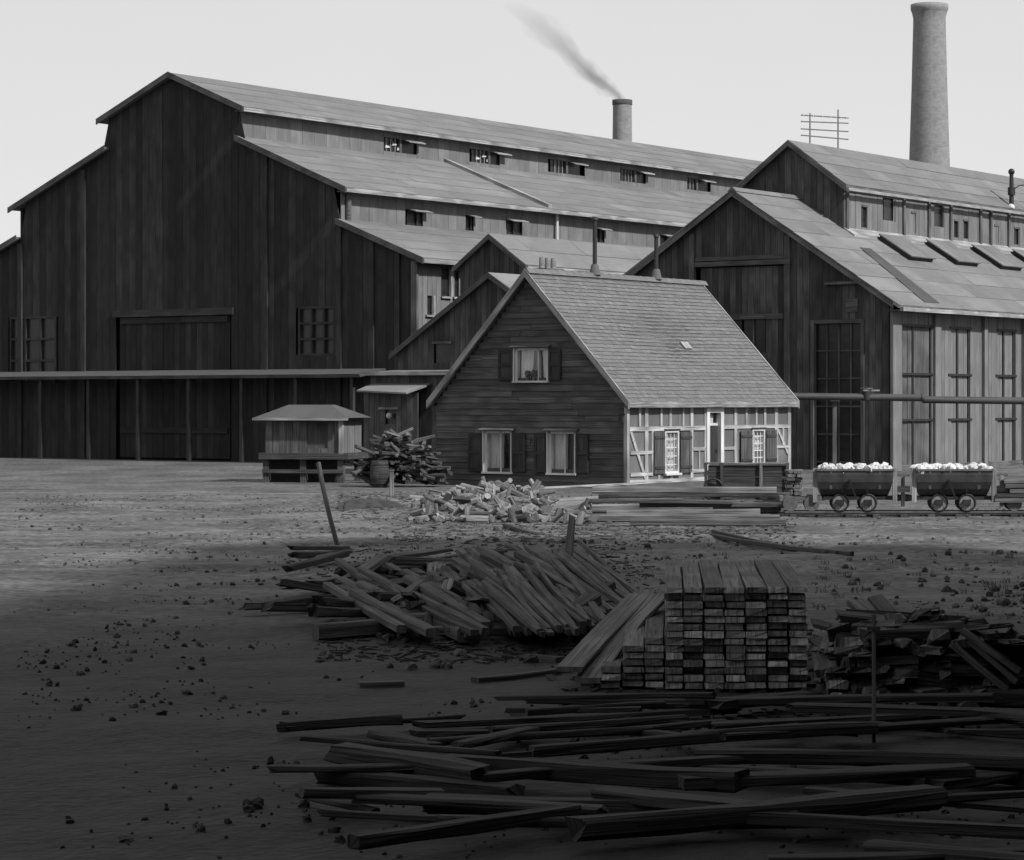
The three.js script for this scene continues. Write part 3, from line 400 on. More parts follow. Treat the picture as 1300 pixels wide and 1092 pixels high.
{ // vent on the eave of the upper hall
  const p = toWorld(OE, -4.5, 11.2, -19.4), t = thing('vent_pipe', 'dark roof vent pipe with cowl and white ball foot at the eave', 'vent pipe', p, TURN);
  part('pipe', moved(cyl(0.11, 0.09, 1.5, 10), 0, 0.95, 0), M.iron, t); part('collar', moved(cyl(0.17, 0.17, 0.35, 10), 0, 0.85, 0), M.iron, t); part('cowl', moved(new THREE.SphereGeometry(0.15, 10, 8), 0, 1.72, 0), M.iron, t); part('ball_foot', moved(new THREE.SphereGeometry(0.17, 12, 8), 0, 0.12, 0.05), M.white, t);
  part('hoop', moved(new THREE.TorusGeometry(0.55, 0.025, 6, 16, Math.PI), 0.3, 0.6, -0.5), M.ironGrey, t);
}
// ---------------------------------------------------------------- the stepped rolling-mill hall on the left
const OB = [-10.4, 0, -104];
{
  const h = thing('rolling_mill_hall', 'huge stepped factory hall with three tiers of roof behind the cottage', 'industrial hall', OB, TURN);
  const LEN = 60, C = -14;
  const top = (a) => { const d = Math.abs(a - C); return d < 4 ? 17.0 - 0.4 * d : d < 9.8 ? 14.05 - 0.4 * (d - 4) : 10.2 - 0.38 * (d - 9.8); };
  part('inner_wall', box(-27.8, -0.3, 0, 8.3, -0.5, -0.4), M.dark, h); part('inner_wall', box(-0.4, -0.3, 0, 8.3, -LEN, -0.5), M.dark, h);
  part('inner_wall', box(-4.6, -4.5, 8.3, 11.5, -LEN, -0.4), M.dark, h); part('inner_wall', box(-10.4, -10.3, 11.5, 15.2, -LEN, -0.4), M.dark, h); part('rear_wall', box(-27.8, -0.3, 0, 11.5, -LEN, -LEN + 0.1), M.nearBlack[0], h);
  part('left_wall', box(-28, -27.85, 0, 8.6, -LEN, -0.02), M.nearBlack[0], h); part('left_wall', box(-23.9, -23.75, 8.6, 11.6, -LEN, -0.02), M.nearBlack[0], h); part('left_wall', box(-18.05, -17.9, 11.6, 15.4, -LEN, -0.02), M.nearBlack[0], h);
  boardWall(h, frontMap(0), -28, 0, 0.42, 0, top, M.nearBlack, { openings: [[-17.4, -10.6, 0, 6.4], [-24.5, -21.5, 3.5, 6.5], [-6.5, -4.4, 4.6, 6.6]] });
  { const d = new THREE.Group(); d.name = 'great_door'; h.add(d); boardWall(d, frontMap(-0.1), -17.4, -10.6, 0.34, 0.1, 6.4, M.nearBlack, { name: 'door_board' }); for (const y of [1.2, 3.6, 6.1]) part('door_batten', box(-17.3, -10.7, y, y + 0.25, -0.04, 0.02), M.nearBlack[2], d); part('door_frame', box(-17.7, -10.3, 6.4, 6.7, 0.02, 0.12), M.nearBlack[3], d); }
  for (const [a, b, c, e] of [[-24.5, -21.5, 3.5, 6.5], [-6.5, -4.4, 4.6, 6.6]]) { const w = new THREE.Group(); w.name = 'front_window'; h.add(w); for (let i = 0; i < 3; i++) for (let j = 0; j < 3; j++) part('pane', box(a + (b - a) * i / 3 + 0.04, a + (b - a) * (i + 1) / 3 - 0.04, c + (e - c) * j / 3 + 0.04, c + (e - c) * (j + 1) / 3 - 0.04, -0.1, -0.08), M.dusty, w); for (let i = 0; i <= 3; i++) { part('mullion', box(a + (b - a) * i / 3 - 0.05, a + (b - a) * i / 3 + 0.05, c, e, -0.07, 0.05, [0, 1, 0]), M.nearBlack[3], w); part('transom', box(a, b, c + (e - c) * i / 3 - 0.05, c + (e - c) * i / 3 + 0.05, -0.075, 0.045), M.nearBlack[3], w); } }
  for (const x of [-1.0, -2.4, -4.2, -8.4, -19.6, -23.8, -27]) part('gable_post', box(x - 0.13, x + 0.13, 0, top(x) - 0.25, 0.045, 0.14, [0, 1, 0]), M.nearBlack[3], h);
  { const w = new THREE.Group(); w.name = 'front_canopy'; h.add(w); part('canopy_roof', hexa([[-27.5, 3.9, 0.05], [-1.6, 3.9, 0.05], [-1.6, 3.62, 1.7], [-27.5, 3.62, 1.7], [-27.5, 3.99, 0.05], [-1.6, 3.99, 0.05], [-1.6, 3.71, 1.7], [-27.5, 3.71, 1.7]]), M.feltDark[1], w); for (let x = -27; x < -1.6; x += 3.1) part('canopy_post', box(x - 0.08, x + 0.08, 0, 3.62, 1.45, 1.6, [0, 1, 0]), M.nearBlack[3], w); part('canopy_fascia', box(-27.5, -1.6, 3.6, 3.74, 1.7, 1.74), M.nearBlack[3], w); }
  const zz = [0, -LEN + 0.1];
  // lit side walls, tier by tier
  boardWall(h, sideMap(0), 0, -14, 0.3, 0, 8.55, M.grey, { openings: [[-1.5, -2.06, 7.0, 8.2], [-2.3, -2.75, 7.0, 8.2], [-0.5, -0.9, 6.2, 7.0]] }); part('lower_wall', box(-0.1, 0.03, 0, 8.55, -14, -LEN), M.grey[0], h);
  for (const [a, b, c, d] of [[-1.5, -2.06, 7.0, 8.2], [-2.3, -2.75, 7.0, 8.2], [-0.5, -0.9, 6.2, 7.0]]) { const w = new THREE.Group(); w.name = 'lower_window'; h.add(w); part('pane', box(-0.08, -0.06, c, d, a, b), M.dusty, w); part('frame', box(-0.03, 0.1, c, d, b - 0.02, b - 0.16, [0, 1, 0]), M.trim[1], w); part('sill', box(0, 0.14, c - 0.08, c, a + 0.05, b - 0.05), M.trim[0], w); }
  part('corner_post', box(-0.2, 0.1, 0, 8.4, 0.05, 0.18, [0, 1, 0]), M.greyDark[1], h);
  const second = [[-4.43, -5.62], [-8.56, -9.1], [-11.34, -12.6], [-18.42, -19.3], [-24, -25.3], [-30, -31.3], [-37, -38.4]];
  boardWall(h, sideMap(-4.2), 0, -LEN, 0.6, 9.9, 11.6, M.grey, { openings: second.map(([a, b]) => [a, b, 10.3, 11.0]) });
  for (const [a, b] of second) { const w = new THREE.Group(); w.name = 'aisle_window'; h.add(w); part('pane', box(-4.28, -4.26, 10.3, 11.0, a, b), M.dusty, w); part('mullion', box(-4.25, -4.18, 10.3, 11.0, (a + b) / 2 - 0.04, (a + b) / 2 + 0.04, [0, 1, 0]), M.iron, w); part('flap', hexa([[-4.17, 10.98, a], [-3.75, 10.88, a], [-3.75, 10.88, b], [-4.17, 10.98, b], [-4.17, 11.03, a], [-3.75, 10.92, a], [-3.75, 10.92, b], [-4.17, 11.03, b]], [0, 0, 1]), M.trim[0], w); }
  const clere = [[-9.5, -12.1], [-16.3, -18.8], [-22.75, -25.3], [-29.05, -31.4], [-34.95, -37.5], [-41, -43.5]];
  boardWall(h, sideMap(-10), 0, -LEN, 0.8, 13.8, 15.35, M.grey, { openings: clere.map(([a, b]) => [a, b, 14.3, 14.95]) });
  clere.forEach(([a, b], i) => {
    const w = new THREE.Group(); w.name = 'clerestory_window'; h.add(w); const mid = (a + b) / 2;
    for (const [p, q] of [[a, mid + 0.08], [mid - 0.08, b]]) part('pane', box(-10.1, -10.08, 14.3, 14.95, p, q), M.dusty, w);
    part('mullion', box(-10.06, -9.95, 14.3, 14.95, mid - 0.08, mid + 0.08, [0, 1, 0]), M.greyDark[1], w);
    part('flap', hexa([[-9.96, 14.93, mid - 0.1], [-9.5, 14.78, mid - 0.1], [-9.5, 14.78, b], [-9.96, 14.93, b], [-9.96, 14.98, mid - 0.1], [-9.5, 14.82, mid - 0.1], [-9.5, 14.82, b], [-9.96, 14.98, b]], [0, 0, 1]), M.trim[i % 2], w);
    for (let k = 1; k < 4; k++) part('glazing_bar', box(-10.07, -10.02, 14.3, 14.95, a + (mid - a) * k / 4 - 0.02, a + (mid - a) * k / 4 + 0.02, [0, 1, 0]), M.trim[0], w);
    if (i < 2) for (const [dz, y] of [[0.25, 14.45], [0.75, 14.6], [1.1, 14.4]]) part('broken_pane', hexa([[-10.03, y, a - dz], [-10.0, y + 0.04, a - dz - 0.3], [-9.98, y + 0.04, a - dz - 0.3], [-10.01, y, a - dz], [-10.03, y + 0.14, a - dz - 0.05], [-10.0, y + 0.1, a - dz - 0.25], [-9.98, y + 0.1, a - dz - 0.25], [-10.01, y + 0.14, a - dz - 0.05]], [0, 0, 1]), M.white, w);
  });
  feltRoof(h, 0.55, 8.49, -4.2, 10.3, 0.3, -LEN, 4, 8, M.felt);
  feltRoof(h, -3.65, 11.6, -10, 14.14, 0.3, -LEN, 6, 8, M.felt);
  feltRoof(h, -9.5, 15.36, C, 17.17, 0.3, -LEN, 4, 8, M.felt);
  part('roof_upstand', hexa([[-10, 14.1, -14.0], [-3.7, 11.6, -14.0], [-3.7, 11.6, -14.3], [-10, 14.1, -14.3], [-10, 14.32, -14.0], [-3.7, 11.82, -14.0], [-3.7, 11.82, -14.3], [-10, 14.32, -14.3]], [-1, 0.4, 0]), M.trim[0], h);
  for (const [x0, y0, x1, y1] of [[-28.35, 8.5, -23.8, 10.25], [-24.25, 11.6, -18, 14.1], [-18.45, 15.3, C, 17.1]]) part('left_roof', hexa([[x0, y0 - 0.1, 0.3], [x1, y1 - 0.1, 0.3], [x1, y1 - 0.1, -LEN], [x0, y0 - 0.1, -LEN], [x0, y0, 0.3], [x1, y1, 0.3], [x1, y1, -LEN], [x0, y0, -LEN]], [0, 0, 1]), M.felt[0], h);
  for (const [x, y] of [[0.55, 8.42], [-3.65, 11.53], [-9.5, 15.29]]) { part('fascia', box(x, x + 0.06, y - 0.12, y + 0.06, 0.3, -LEN), M.trim[0], h); part('soffit', box(x - 0.5, x, y - 0.1, y - 0.06, 0.29, -LEN), M.greyDark[0], h); }
  for (const [x0, y0, x1, y1] of [[0.57, 8.52, -4.2, 10.34], [-3.63, 11.63, -10, 14.18], [-9.48, 15.39, C, 17.21]]) for (const m of [0, 1]) { const X0 = m ? 2 * C - x0 : x0, X1 = m ? 2 * C - x1 : x1; part('verge_board', hexa([[X0, y0 - 0.26, 0.31], [X1, y1 - 0.26, 0.31], [X1, y1 - 0.26, 0.35], [X0, y0 - 0.26, 0.35], [X0, y0, 0.31], [X1, y1, 0.31], [X1, y1, 0.35], [X0, y0, 0.35]], [1, 0.4, 0]), M.greyDark[0], h); }
  part('downpipe', moved(cyl(0.07, 0.07, 1.5, 10), -4.0, 10.75, -15.1), M.white, h); part('downpipe', moved(cyl(0.12, 0.12, 1.6, 10), -4.05, 10.8, -0.35), M.greyDark[2], h);
}
// ---------------------------------------------------------------- two small dark gables between the hall and the cottage
function shed(name, label, O, hw, eave, ridge, len, mats, wallMats, o = {}) {
  const h = thing(name, label, 'shed', O, TURN), k = (ridge - eave) / hw;
  part('inner_wall', box(-hw + 0.05, hw - 0.05, 0, eave - 0.1, -len + 0.1, -0.2), M.dark, h);
  boardWall(h, frontMap(0), -hw, hw, 0.24, 0, (a) => ridge - 0.1 - k * Math.abs(a), mats, o);
  boardWall(h, sideMap(hw), 0, -len, 0.4, 0, eave - 0.05, wallMats, {}); part('left_wall', box(-hw, -hw + 0.05, 0, eave - 0.1, -len, -0.03), mats[0], h); part('rear_wall', box(-hw, hw, 0, eave - 0.1, -len - 0.05, -len), mats[0], h);
  feltRoof(h, hw + 0.25, eave - 0.25 * k, 0, ridge, 0.25, -len, Math.max(2, Math.round(hw / 0.9)), 4, M.felt);
  part('left_roof', hexa([[0, ridge - 0.1, 0.25], [-hw - 0.25, eave - 0.25 * k - 0.1, 0.25], [-hw - 0.25, eave - 0.25 * k - 0.1, -len], [0, ridge - 0.1, -len], [0, ridge, 0.25], [-hw - 0.25, eave - 0.25 * k, 0.25], [-hw - 0.25, eave - 0.25 * k, -len], [0, ridge, -len]], [0, 0, 1]), M.felt[0], h);
  barge(h, hw, 0, eave, ridge, 0.22, M.darkBoard[3], 0.25, 0.2); part('gutter', box(hw + 0.25, hw + 0.35, eave - 0.25 * k - 0.12, eave - 0.25 * k - 0.02, 0.25, -len), M.trim[1], h);
  return h;
}
shed('gabled_shed', 'tall narrow dark gabled shed wedged between stepped hall and cottage roof', [-6.82, 0, -97], 1.55, 7.96, 9.05, 18, M.darkBoard, M.grey);
{
  const h = shed('workshop', 'low dark gabled workshop directly behind the left slope of the cottage', [-6.33, 0, -90], 4.35, 4.5, 7.2, 3.2, M.darkBoard, M.grey, { openings: [[-2.6, -1.9, 4.0, 4.7]] });
  part('pane', box(-2.6, -1.9, 4.0, 4.7, -0.05, -0.03), M.dusty, h); part('lintel', box(-2.7, -1.8, 4.7, 4.78, 0, 0.1), M.greyDark[2], h);
}
{
  const h = thing('lean_to', 'low flat-roofed lean-to with pale roof edge left of the cottage', 'lean-to', [-6.33, 0, -90], TURN);
  boardWall(h, frontMap(1.6), -4.3, -0.4, 0.26, 0, 3.55, M.clad, { openings: [[-3.1, -2.5, 1.7, 2.3]] }); part('inner_wall', box(-4.25, -0.45, 0, 3.5, 0.15, 1.45), M.dark, h); part('right_wall', box(-0.45, -0.35, 0, 3.5, 0.2, 1.6), M.grey[0], h);
  part('roof', hexa([[-4.5, 3.66, 0.12], [-0.2, 3.66, 0.12], [-0.2, 3.56, 1.95], [-4.5, 3.56, 1.95], [-4.5, 3.75, 0.12], [-0.2, 3.75, 0.12], [-0.2, 3.64, 1.95], [-4.5, 3.64, 1.95]]), M.felt[2], h); part('roof_edge', box(-4.5, -0.2, 3.54, 3.68, 1.95, 2.0), M.trim[1], h);
  part('porch_roof', hexa([[-4.2, 3.2, 1.65], [-1.4, 3.2, 1.65], [-1.4, 2.86, 3.1], [-4.2, 2.95, 2.5], [-4.2, 3.26, 1.65], [-1.4, 3.26, 1.65], [-1.4, 2.92, 3.1], [-4.2, 3.01, 2.5]]), M.felt[3], h);
  boardWall(h, frontMap(2.3), -4.0, -1.5, 0.25, 0, 2.92, M.greyDark, { name: 'porch_board', openings: [[-3.1, -2.5, 1.8, 2.3]] }); part('porch_pane', box(-3.1, -2.5, 1.8, 2.3, 2.22, 2.25), M.dusty, h); part('porch_lintel', box(-3.25, -2.35, 2.32, 2.4, 2.33, 2.42), M.trim[0], h); part('lamp_shade', moved(new THREE.SphereGeometry(0.11, 10, 8), -2.75, 2.1, 2.42), M.white, h);
}
{ // hut on trestles
  const h = thing('watch_hut', 'small boarded hut with hipped roof raised on a timber trestle', 'hut', [-11.85, 0, -82], TURN * 0.3);
  boardWall(h, frontMap(1.0), -1.0, 1.55, 0.24, 0.95, 2.1, M.greyDark, { openings: [[0.3, 1.1, 1.1, 1.95]] }); boardWall(h, sideMap(1.55), 1.0, -1.0, 0.24, 0.95, 2.1, M.grey, {});
  part('inner_wall', box(-0.95, 1.5, 0.95, 2.1, -1, 0.9), M.dark, h); part('door_panel', box(0.3, 1.1, 1.1, 1.95, 0.95, 0.98, [0, 1, 0]), M.darkBoard[2], h); part('corner_post', box(1.48, 1.62, 0.9, 2.1, 1.04, 1.12, [0, 1, 0]), M.trim[1], h); part('floor_beam', box(-1.2, 1.8, 0.75, 0.95, -1.1, 1.12), M.beam[2], h);
  part('roof', hexa([[-1.3, 2.08, 1.35], [1.85, 2.08, 1.35], [1.85, 2.08, -1.3], [-1.3, 2.08, -1.3], [-0.5, 2.5, 0.2], [0.95, 2.5, 0.2], [0.95, 2.5, -0.2], [-0.5, 2.5, -0.2]]), M.feltDark[1], h); part('skirt', box(-1.0, 1.5, 0, 0.75, 0.55, 0.6), M.nearBlack[1], h); part('eave_board', box(-1.32, 1.87, 2.0, 2.08, 1.34, 1.38), M.trim[0], h);
  for (const x of [-1.0, 0.25, 1.5]) part('trestle_leg', box(x - 0.1, x + 0.1, 0, 0.75, 0.8, 1.0, [0, 1, 0]), M.beam[3], h); for (const x of [-1.0, 1.5]) part('trestle_leg', box(x - 0.1, x + 0.1, 0, 0.75, -1, -0.8, [0, 1, 0]), M.beam[3], h); part('trestle_brace', box(-1.1, 1.6, 0.3, 0.42, 1.0, 1.06), M.beam[2], h);
}
// ---------------------------------------------------------------- chimneys
{
  const d = 185, t = thing('factory_chimney', 'tall tapered brick factory chimney with flared rim behind upper hall', 'chimney', [(1180 - CX) / F * d, 0, -d]), topY = EYE + (HY - 6) / F * d;
  const prof = [[1.9, 0], [1.58, topY * 0.55], [1.32, topY * 0.8], [1.2, topY - 1.6], [1.19, topY - 1.0], [1.28, topY - 0.6], [1.38, topY - 0.35], [1.38, topY], [0.9, topY], [0.9, topY - 3]].map(([x, y]) => new THREE.Vector2(x, y));
  const g = new THREE.LatheGeometry(prof.slice(0, 6), 40), uv = g.attributes.uv; for (let i = 0; i < uv.count; i++) uv.setXY(i, uv.getX(i) * 9, g.attributes.position.getY(i)); part('shaft', g, M.stack, t);
  const g2 = new THREE.LatheGeometry(prof.slice(5), 40), u2 = g2.attributes.uv; for (let i = 0; i < u2.count; i++) u2.setXY(i, u2.getX(i) * 9, g2.attributes.position.getY(i)); part('rim', g2, M.stack, t);
}
{
  const d = 165, t = thing('small_chimney', 'short smoking brick chimney behind the long clerestory roof', 'chimney', [(790 - CX) / F * d, 0, -d]), topY = EYE + (HY - 127) / F * d;
  const prof = [[0.9, 0], [0.62, topY - 1.0], [0.62, topY - 0.35]].map(([x, y]) => new THREE.Vector2(x, y)), g = new THREE.LatheGeometry(prof, 28), uv = g.attributes.uv; for (let i = 0; i < uv.count; i++) uv.setXY(i, uv.getX(i) * 4, g.attributes.position.getY(i)); part('shaft', g, M.stack, t);
  part('rim', new THREE.LatheGeometry([[0.62, topY - 0.35], [0.66, topY - 0.3], [0.66, topY], [0.45, topY], [0.45, topY - 1]].map(([x, y]) => new THREE.Vector2(x, y)), 28), M.feltDark[1], t);
  // smoke that drifts off to the left and thins: veils of weakly absorbing air inside one another
  const plume = new THREE.Group(); plume.name = 'smoke'; scene.add(plume); plume.position.set((790 - CX) / F * d, topY, -d); plume.userData = { kind: 'stuff', label: 'thin grey smoke plume drifting left from the short chimney' };
  const puffs = [[0, -0.1, 0.3], [-0.5, 0.5, 0.4], [-1.2, 1.0, 0.55], [-2.1, 1.7, 0.7], [-3.0, 2.6, 0.75], [-4.1, 3.7, 0.95], [-5.2, 4.7, 1.25], [-6.5, 5.6, 1.6], [-8, 6.3, 1.9]];
  const curve = new THREE.CatmullRomCurve3(puffs.map(([x, y]) => new THREE.Vector3(x, y, 0))), N = 48, K = 20;
  [[0.35, 0.66, 0.9], [0.62, 0.84, 1.5], [0.9, 1.0, 2.8], [1.2, 1.0, 5]].forEach(([k, end, dist], v) => {
    const sm = new THREE.MeshPhysicalMaterial({ transmission: 1, thickness: 1, roughness: 0, ior: 1.0, color: 0xffffff, attenuationDistance: dist, name: 'smoke_' + v }); sm.attenuationColor.setRGB(0.5, 0.5, 0.5); sm.specularIntensity = 0;
    const pos = [], idx = [];
    for (let i = 0; i <= N; i++) { const s = i / N * end, c = curve.getPoint(s), f = Math.min(s * (puffs.length - 1), puffs.length - 1.001), a = Math.floor(f), u = f - a, tg = curve.getTangent(s), nx = -tg.y, ny = tg.x; let r = (puffs[a][2] + (puffs[a + 1][2] - puffs[a][2]) * u) * k; const tail = i / N; r *= Math.pow(Math.max(0.0004, 1 - tail ** 3), 0.8); const fl = 0.9 * Math.pow(1 - tail, 0.9) + 0.06; for (let j = 0; j < K; j++) { const an = j / K * 2 * Math.PI, q = r * (0.6 + 0.8 * vnoise(s * 16 + 3 + v * 0.7, an / 6.283 * 5, 64, 5, 77 + v)); pos.push(c.x + nx * Math.cos(an) * q, c.y + ny * Math.cos(an) * q, c.z + Math.sin(an) * q * fl); } }
    for (let i = 0; i < N; i++) for (let j = 0; j < K; j++) { const a = i * K + j, b = i * K + (j + 1) % K; idx.push(a, b, a + K, b, b + K, a + K); }
    for (const [r, rev] of [[0, true], [N, false]]) { const c = pos.length / 3; let s = [0, 0, 0]; for (let j = 0; j < K; j++) for (let q = 0; q < 3; q++) s[q] += pos[(r * K + j) * 3 + q] / K; pos.push(...s); for (let j = 0; j < K; j++) { const a = r * K + j, b = r * K + (j + 1) % K; rev ? idx.push(c, b, a) : idx.push(c, a, b); } }
    const sg = new THREE.BufferGeometry(); sg.setAttribute('position', new THREE.Float32BufferAttribute(pos, 3)); sg.setIndex(idx); sg.computeVertexNormals(); part('smoke_veil', sg, sm, plume).castShadow = false;
  });
}
// ---------------------------------------------------------------- added unseen hall off the right edge, put there to shade the near yard
{
  const h = thing('added_shade_hall', 'added unseen gabled hall right of the near yard, put there to shade it', 'industrial hall', [8.2, 0, 0]);
  const E = 18, RG = 22, Z0 = -33, Z1 = 20;
  part('wall', box(0, 0.3, 0, E, Z0, Z1), M.nearBlack[1], h); part('wall', box(12, 12.3, 0, E, Z0, Z1), M.nearBlack[1], h);
  for (const z of [Z0, Z1 - 0.3]) { part('gable', hexa([[0.3, 0, z], [12, 0, z], [12, 0, z + 0.3], [0.3, 0, z + 0.3], [0.3, E, z], [12, E, z], [12, E, z + 0.3], [0.3, E, z + 0.3]]), M.nearBlack[1], h); part('gable', hexa([[0, E, z], [12.3, E, z], [12.3, E, z + 0.3], [0, E, z + 0.3], [6.1, RG - 0.2, z], [6.2, RG - 0.2, z], [6.2, RG - 0.2, z + 0.3], [6.1, RG - 0.2, z + 0.3]]), M.nearBlack[1], h); }
  for (const s of [-1, 1]) part('roof', hexa([[6.15, RG - 0.2, Z0 - 0.3], [6.15 + s * 6.6, E - 0.2, Z0 - 0.3], [6.15 + s * 6.6, E - 0.2, Z1 + 0.3], [6.15, RG - 0.2, Z1 + 0.3], [6.15, RG, Z0 - 0.3], [6.15 + s * 6.6, E, Z0 - 0.3], [6.15 + s * 6.6, E, Z1 + 0.3], [6.15, RG, Z1 + 0.3]], [0, 0, 1]), M.felt[1], h);
  part('sky_block_wing', box(-34, -0.02, 0, 15, 7, 19), M.nearBlack[0], h); part('sky_block_roof', hexa([[-34.4, 15, 6.6], [-0.02, 15, 6.6], [-0.02, 15, 19.4], [-34.4, 15, 19.4], [-34.4, 17.5, 12.8], [-0.02, 17.5, 12.8], [-0.02, 17.5, 13.2], [-34.4, 17.5, 13.2]]), M.felt[0], h);  // added wing behind the camera, blocks sky from the near yard
}
// ---------------------------------------------------------------- overhead pipe
{
  const d = 86, x0 = (985 - CX) / F * d, y0 = EYE + (HY - 503) / F * d, t = thing('overhead_pipe', 'long dark overhead pipe on posts crossing in front of the works hall', 'pipe', [x0, y0, -d]);
  const L = 30; for (let i = 0; i < 6; i++) { const s = part('pipe_section', moved(cyl(0.125, 0.125, L / 6 - 0.02, 14).rotateZ(Math.PI / 2), L / 12 + i * L / 6, -i * 0.06, 0), M.pipe, t); s.rotation.z = -0.012; part('flange', moved(cyl(0.16, 0.16, 0.08, 14).rotateZ(Math.PI / 2), i * L / 6 + 0.02, -i * 0.06, 0), M.pipe, t); }
  for (const px of [1060, 1330, 1600]) { const x = (px - 985) / F * d; part('post', box(x - 0.07, x + 0.07, -y0, 0.05 - x * 0.012, -0.2, -0.08, [0, 1, 0]), M.greyDark[0], t); part('bracket', box(x - 0.16, x + 0.16, -0.16 - x * 0.012, -0.1 - x * 0.012, -0.2, 0.13), M.iron, t); }
  const vx = (1100 - 985) / F * d; part('valve', moved(cyl(0.16, 0.16, 0.3, 12), vx, 0.02, 0), M.iron, t); part('valve_wheel', moved(new THREE.TorusGeometry(0.2, 0.025, 6, 18).rotateX(Math.PI / 2), vx, 0.26, 0), M.ironGrey, t); part('valve_arm', box(vx - 0.1, vx + 0.45, 0.17, 0.22, -0.03, 0.03), M.trim[0], t);
}
// ---------------------------------------------------------------- narrow-gauge track and tipping wagons
const ZT = -57.2, tubIron = mat('grey_tub_iron', 0.055, 'iron', { roughness: 0.7 });
{
  const t = thing('narrow_gauge_track', 'narrow gauge railway track under the two tipping wagons', 'railway track', [0, 0, ZT]);
  for (const z of [-0.3, 0.3]) { part('rail', box(2.6, 34, 0.09, 0.13, z - 0.025, z + 0.025), M.ironGrey, t); part('rail_foot', box(2.6, 34, 0.05, 0.088, z - 0.04, z + 0.04), M.iron, t); }
  for (let x = 2.8; x < 15; x += 0.62) part('sleeper', moved(timber(1.05, 0.16, 0.1, { seg: 1 }).rotateY(Math.PI / 2), x, 0.01, rr(-0.04, 0.04)), pick(M.beam), t);
}
function wagon(px, label) {
  const x = (px - CX) / F * -ZT, t = thing('tipping_wagon', label, 'tipping wagon', [x, 0.13, ZT], 0, 'iron tipping wagons on the yard track');
  // trough: flared sides, rounded bottom, closed ends
  const half = [[0.5, 0.93], [0.5, 0.82], [0.475, 0.66], [0.4, 0.5], [0.27, 0.37], [0.12, 0.3]], sec = [...half, ...half.map(([z, y]) => [-z, y]).reverse()];
  const pos = [], uv = [], q = (i, s, o) => { const [z, y] = sec[i], k = 1 - o * 0.05; return [s * (0.86 - 0.13 * ((0.93 - y) / 0.63) ** 2) * k, y + o * 0.03 * (y < 0.9), z * k]; };
  const tri = (...p) => p.forEach((v) => { pos.push(...v); uv.push(v[0] + v[2], v[1]); });
  for (const o of [0, 1]) for (let i = 0; i < sec.length - 1; i++) { const a = q(i, -1, o), b = q(i + 1, -1, o), c = q(i + 1, 1, o), d = q(i, 1, o); o ? (tri(a, c, b), tri(a, d, c)) : (tri(a, b, c), tri(a, c, d)); }
  for (const s of [-1, 1]) for (let i = 1; i < sec.length - 1; i++) s < 0 ? tri(q(0, s, 0), q(i + 1, s, 0), q(i, s, 0)) : tri(q(0, s, 0), q(i, s, 0), q(i + 1, s, 0));
  const g = new THREE.BufferGeometry(); g.setAttribute('position', new THREE.Float32BufferAttribute(pos, 3)); g.setAttribute('uv', new THREE.Float32BufferAttribute(uv, 2)); g.computeVertexNormals();
  const tub = part('tub', g, tubIron, t);
  for (const z of [-0.5, 0.5]) part('rim', box(-0.87, 0.87, 0.91, 0.955, z - 0.025, z + 0.025), M.ironGrey, tub); for (const x of [-0.86, 0.86]) part('rim', box(x - 0.025, x + 0.025, 0.905, 0.95, -0.475, 0.475), M.ironGrey, tub);
  for (const x of [-0.28, 0.28]) part('strap', hexa([[x - 0.02, 0.42, 0.365], [x + 0.02, 0.42, 0.365], [x + 0.02, 0.42, 0.385], [x - 0.02, 0.42, 0.385], [x - 0.02, 0.92, 0.5], [x + 0.02, 0.92, 0.5], [x + 0.02, 0.92, 0.52], [x - 0.02, 0.92, 0.52]], [0, 1, 0]), M.iron, tub);
  for (const z of [-0.24, 0.24]) part('frame_beam', box(-0.95, 0.95, 0.25, 0.33, z - 0.04, z + 0.04), M.iron, t);
  for (const x of [-0.9, 0.9]) { part('end_post', box(x - 0.05, x + 0.05, 0.2, 0.97, 0.3, 0.4, [0, 1, 0]), M.trim[0], t); part('end_post', hexa([[x - 0.03, 0.3, 0.26], [x + 0.03, 0.3, 0.26], [x + 0.03, 0.3, 0.3], [x - 0.03, 0.3, 0.3], [x - 0.03, 0.86, 0.03], [x + 0.03, 0.86, 0.03], [x + 0.03, 0.86, 0.07], [x - 0.03, 0.86, 0.07]], [0, 1, 0]), M.beamPale[1], t); part('buffer', moved(cyl(0.07, 0.09, 0.14, 10).rotateZ(Math.PI / 2), x + Math.sign(x) * 0.1, 0.29, 0), M.ironGrey, t); }
  for (const x of [-0.33, 0.3]) for (const z of [-0.3, 0.3]) {
    const w = part('wheel', moved(cyl(0.19, 0.19, 0.06, 22).rotateX(Math.PI / 2), x, 0.19, z), M.trim[0], t); part('tyre', moved(new THREE.TorusGeometry(0.185, 0.022, 6, 22), x, 0.19, z + 0.03 * Math.sign(z)), M.iron, w); part('hub', moved(cyl(0.06, 0.05, 0.05, 10).rotateX(Math.PI / 2), x, 0.19, z + 0.05 * Math.sign(z)), M.iron, w);
  }
  for (const x of [-0.33, 0.3]) { part('axle', moved(cyl(0.03, 0.03, 0.6, 8).rotateX(Math.PI / 2), x, 0.19, 0), M.iron, t); part('axle_box', box(x - 0.08, x + 0.08, 0.14, 0.26, 0.335, 0.4), M.iron, t); }
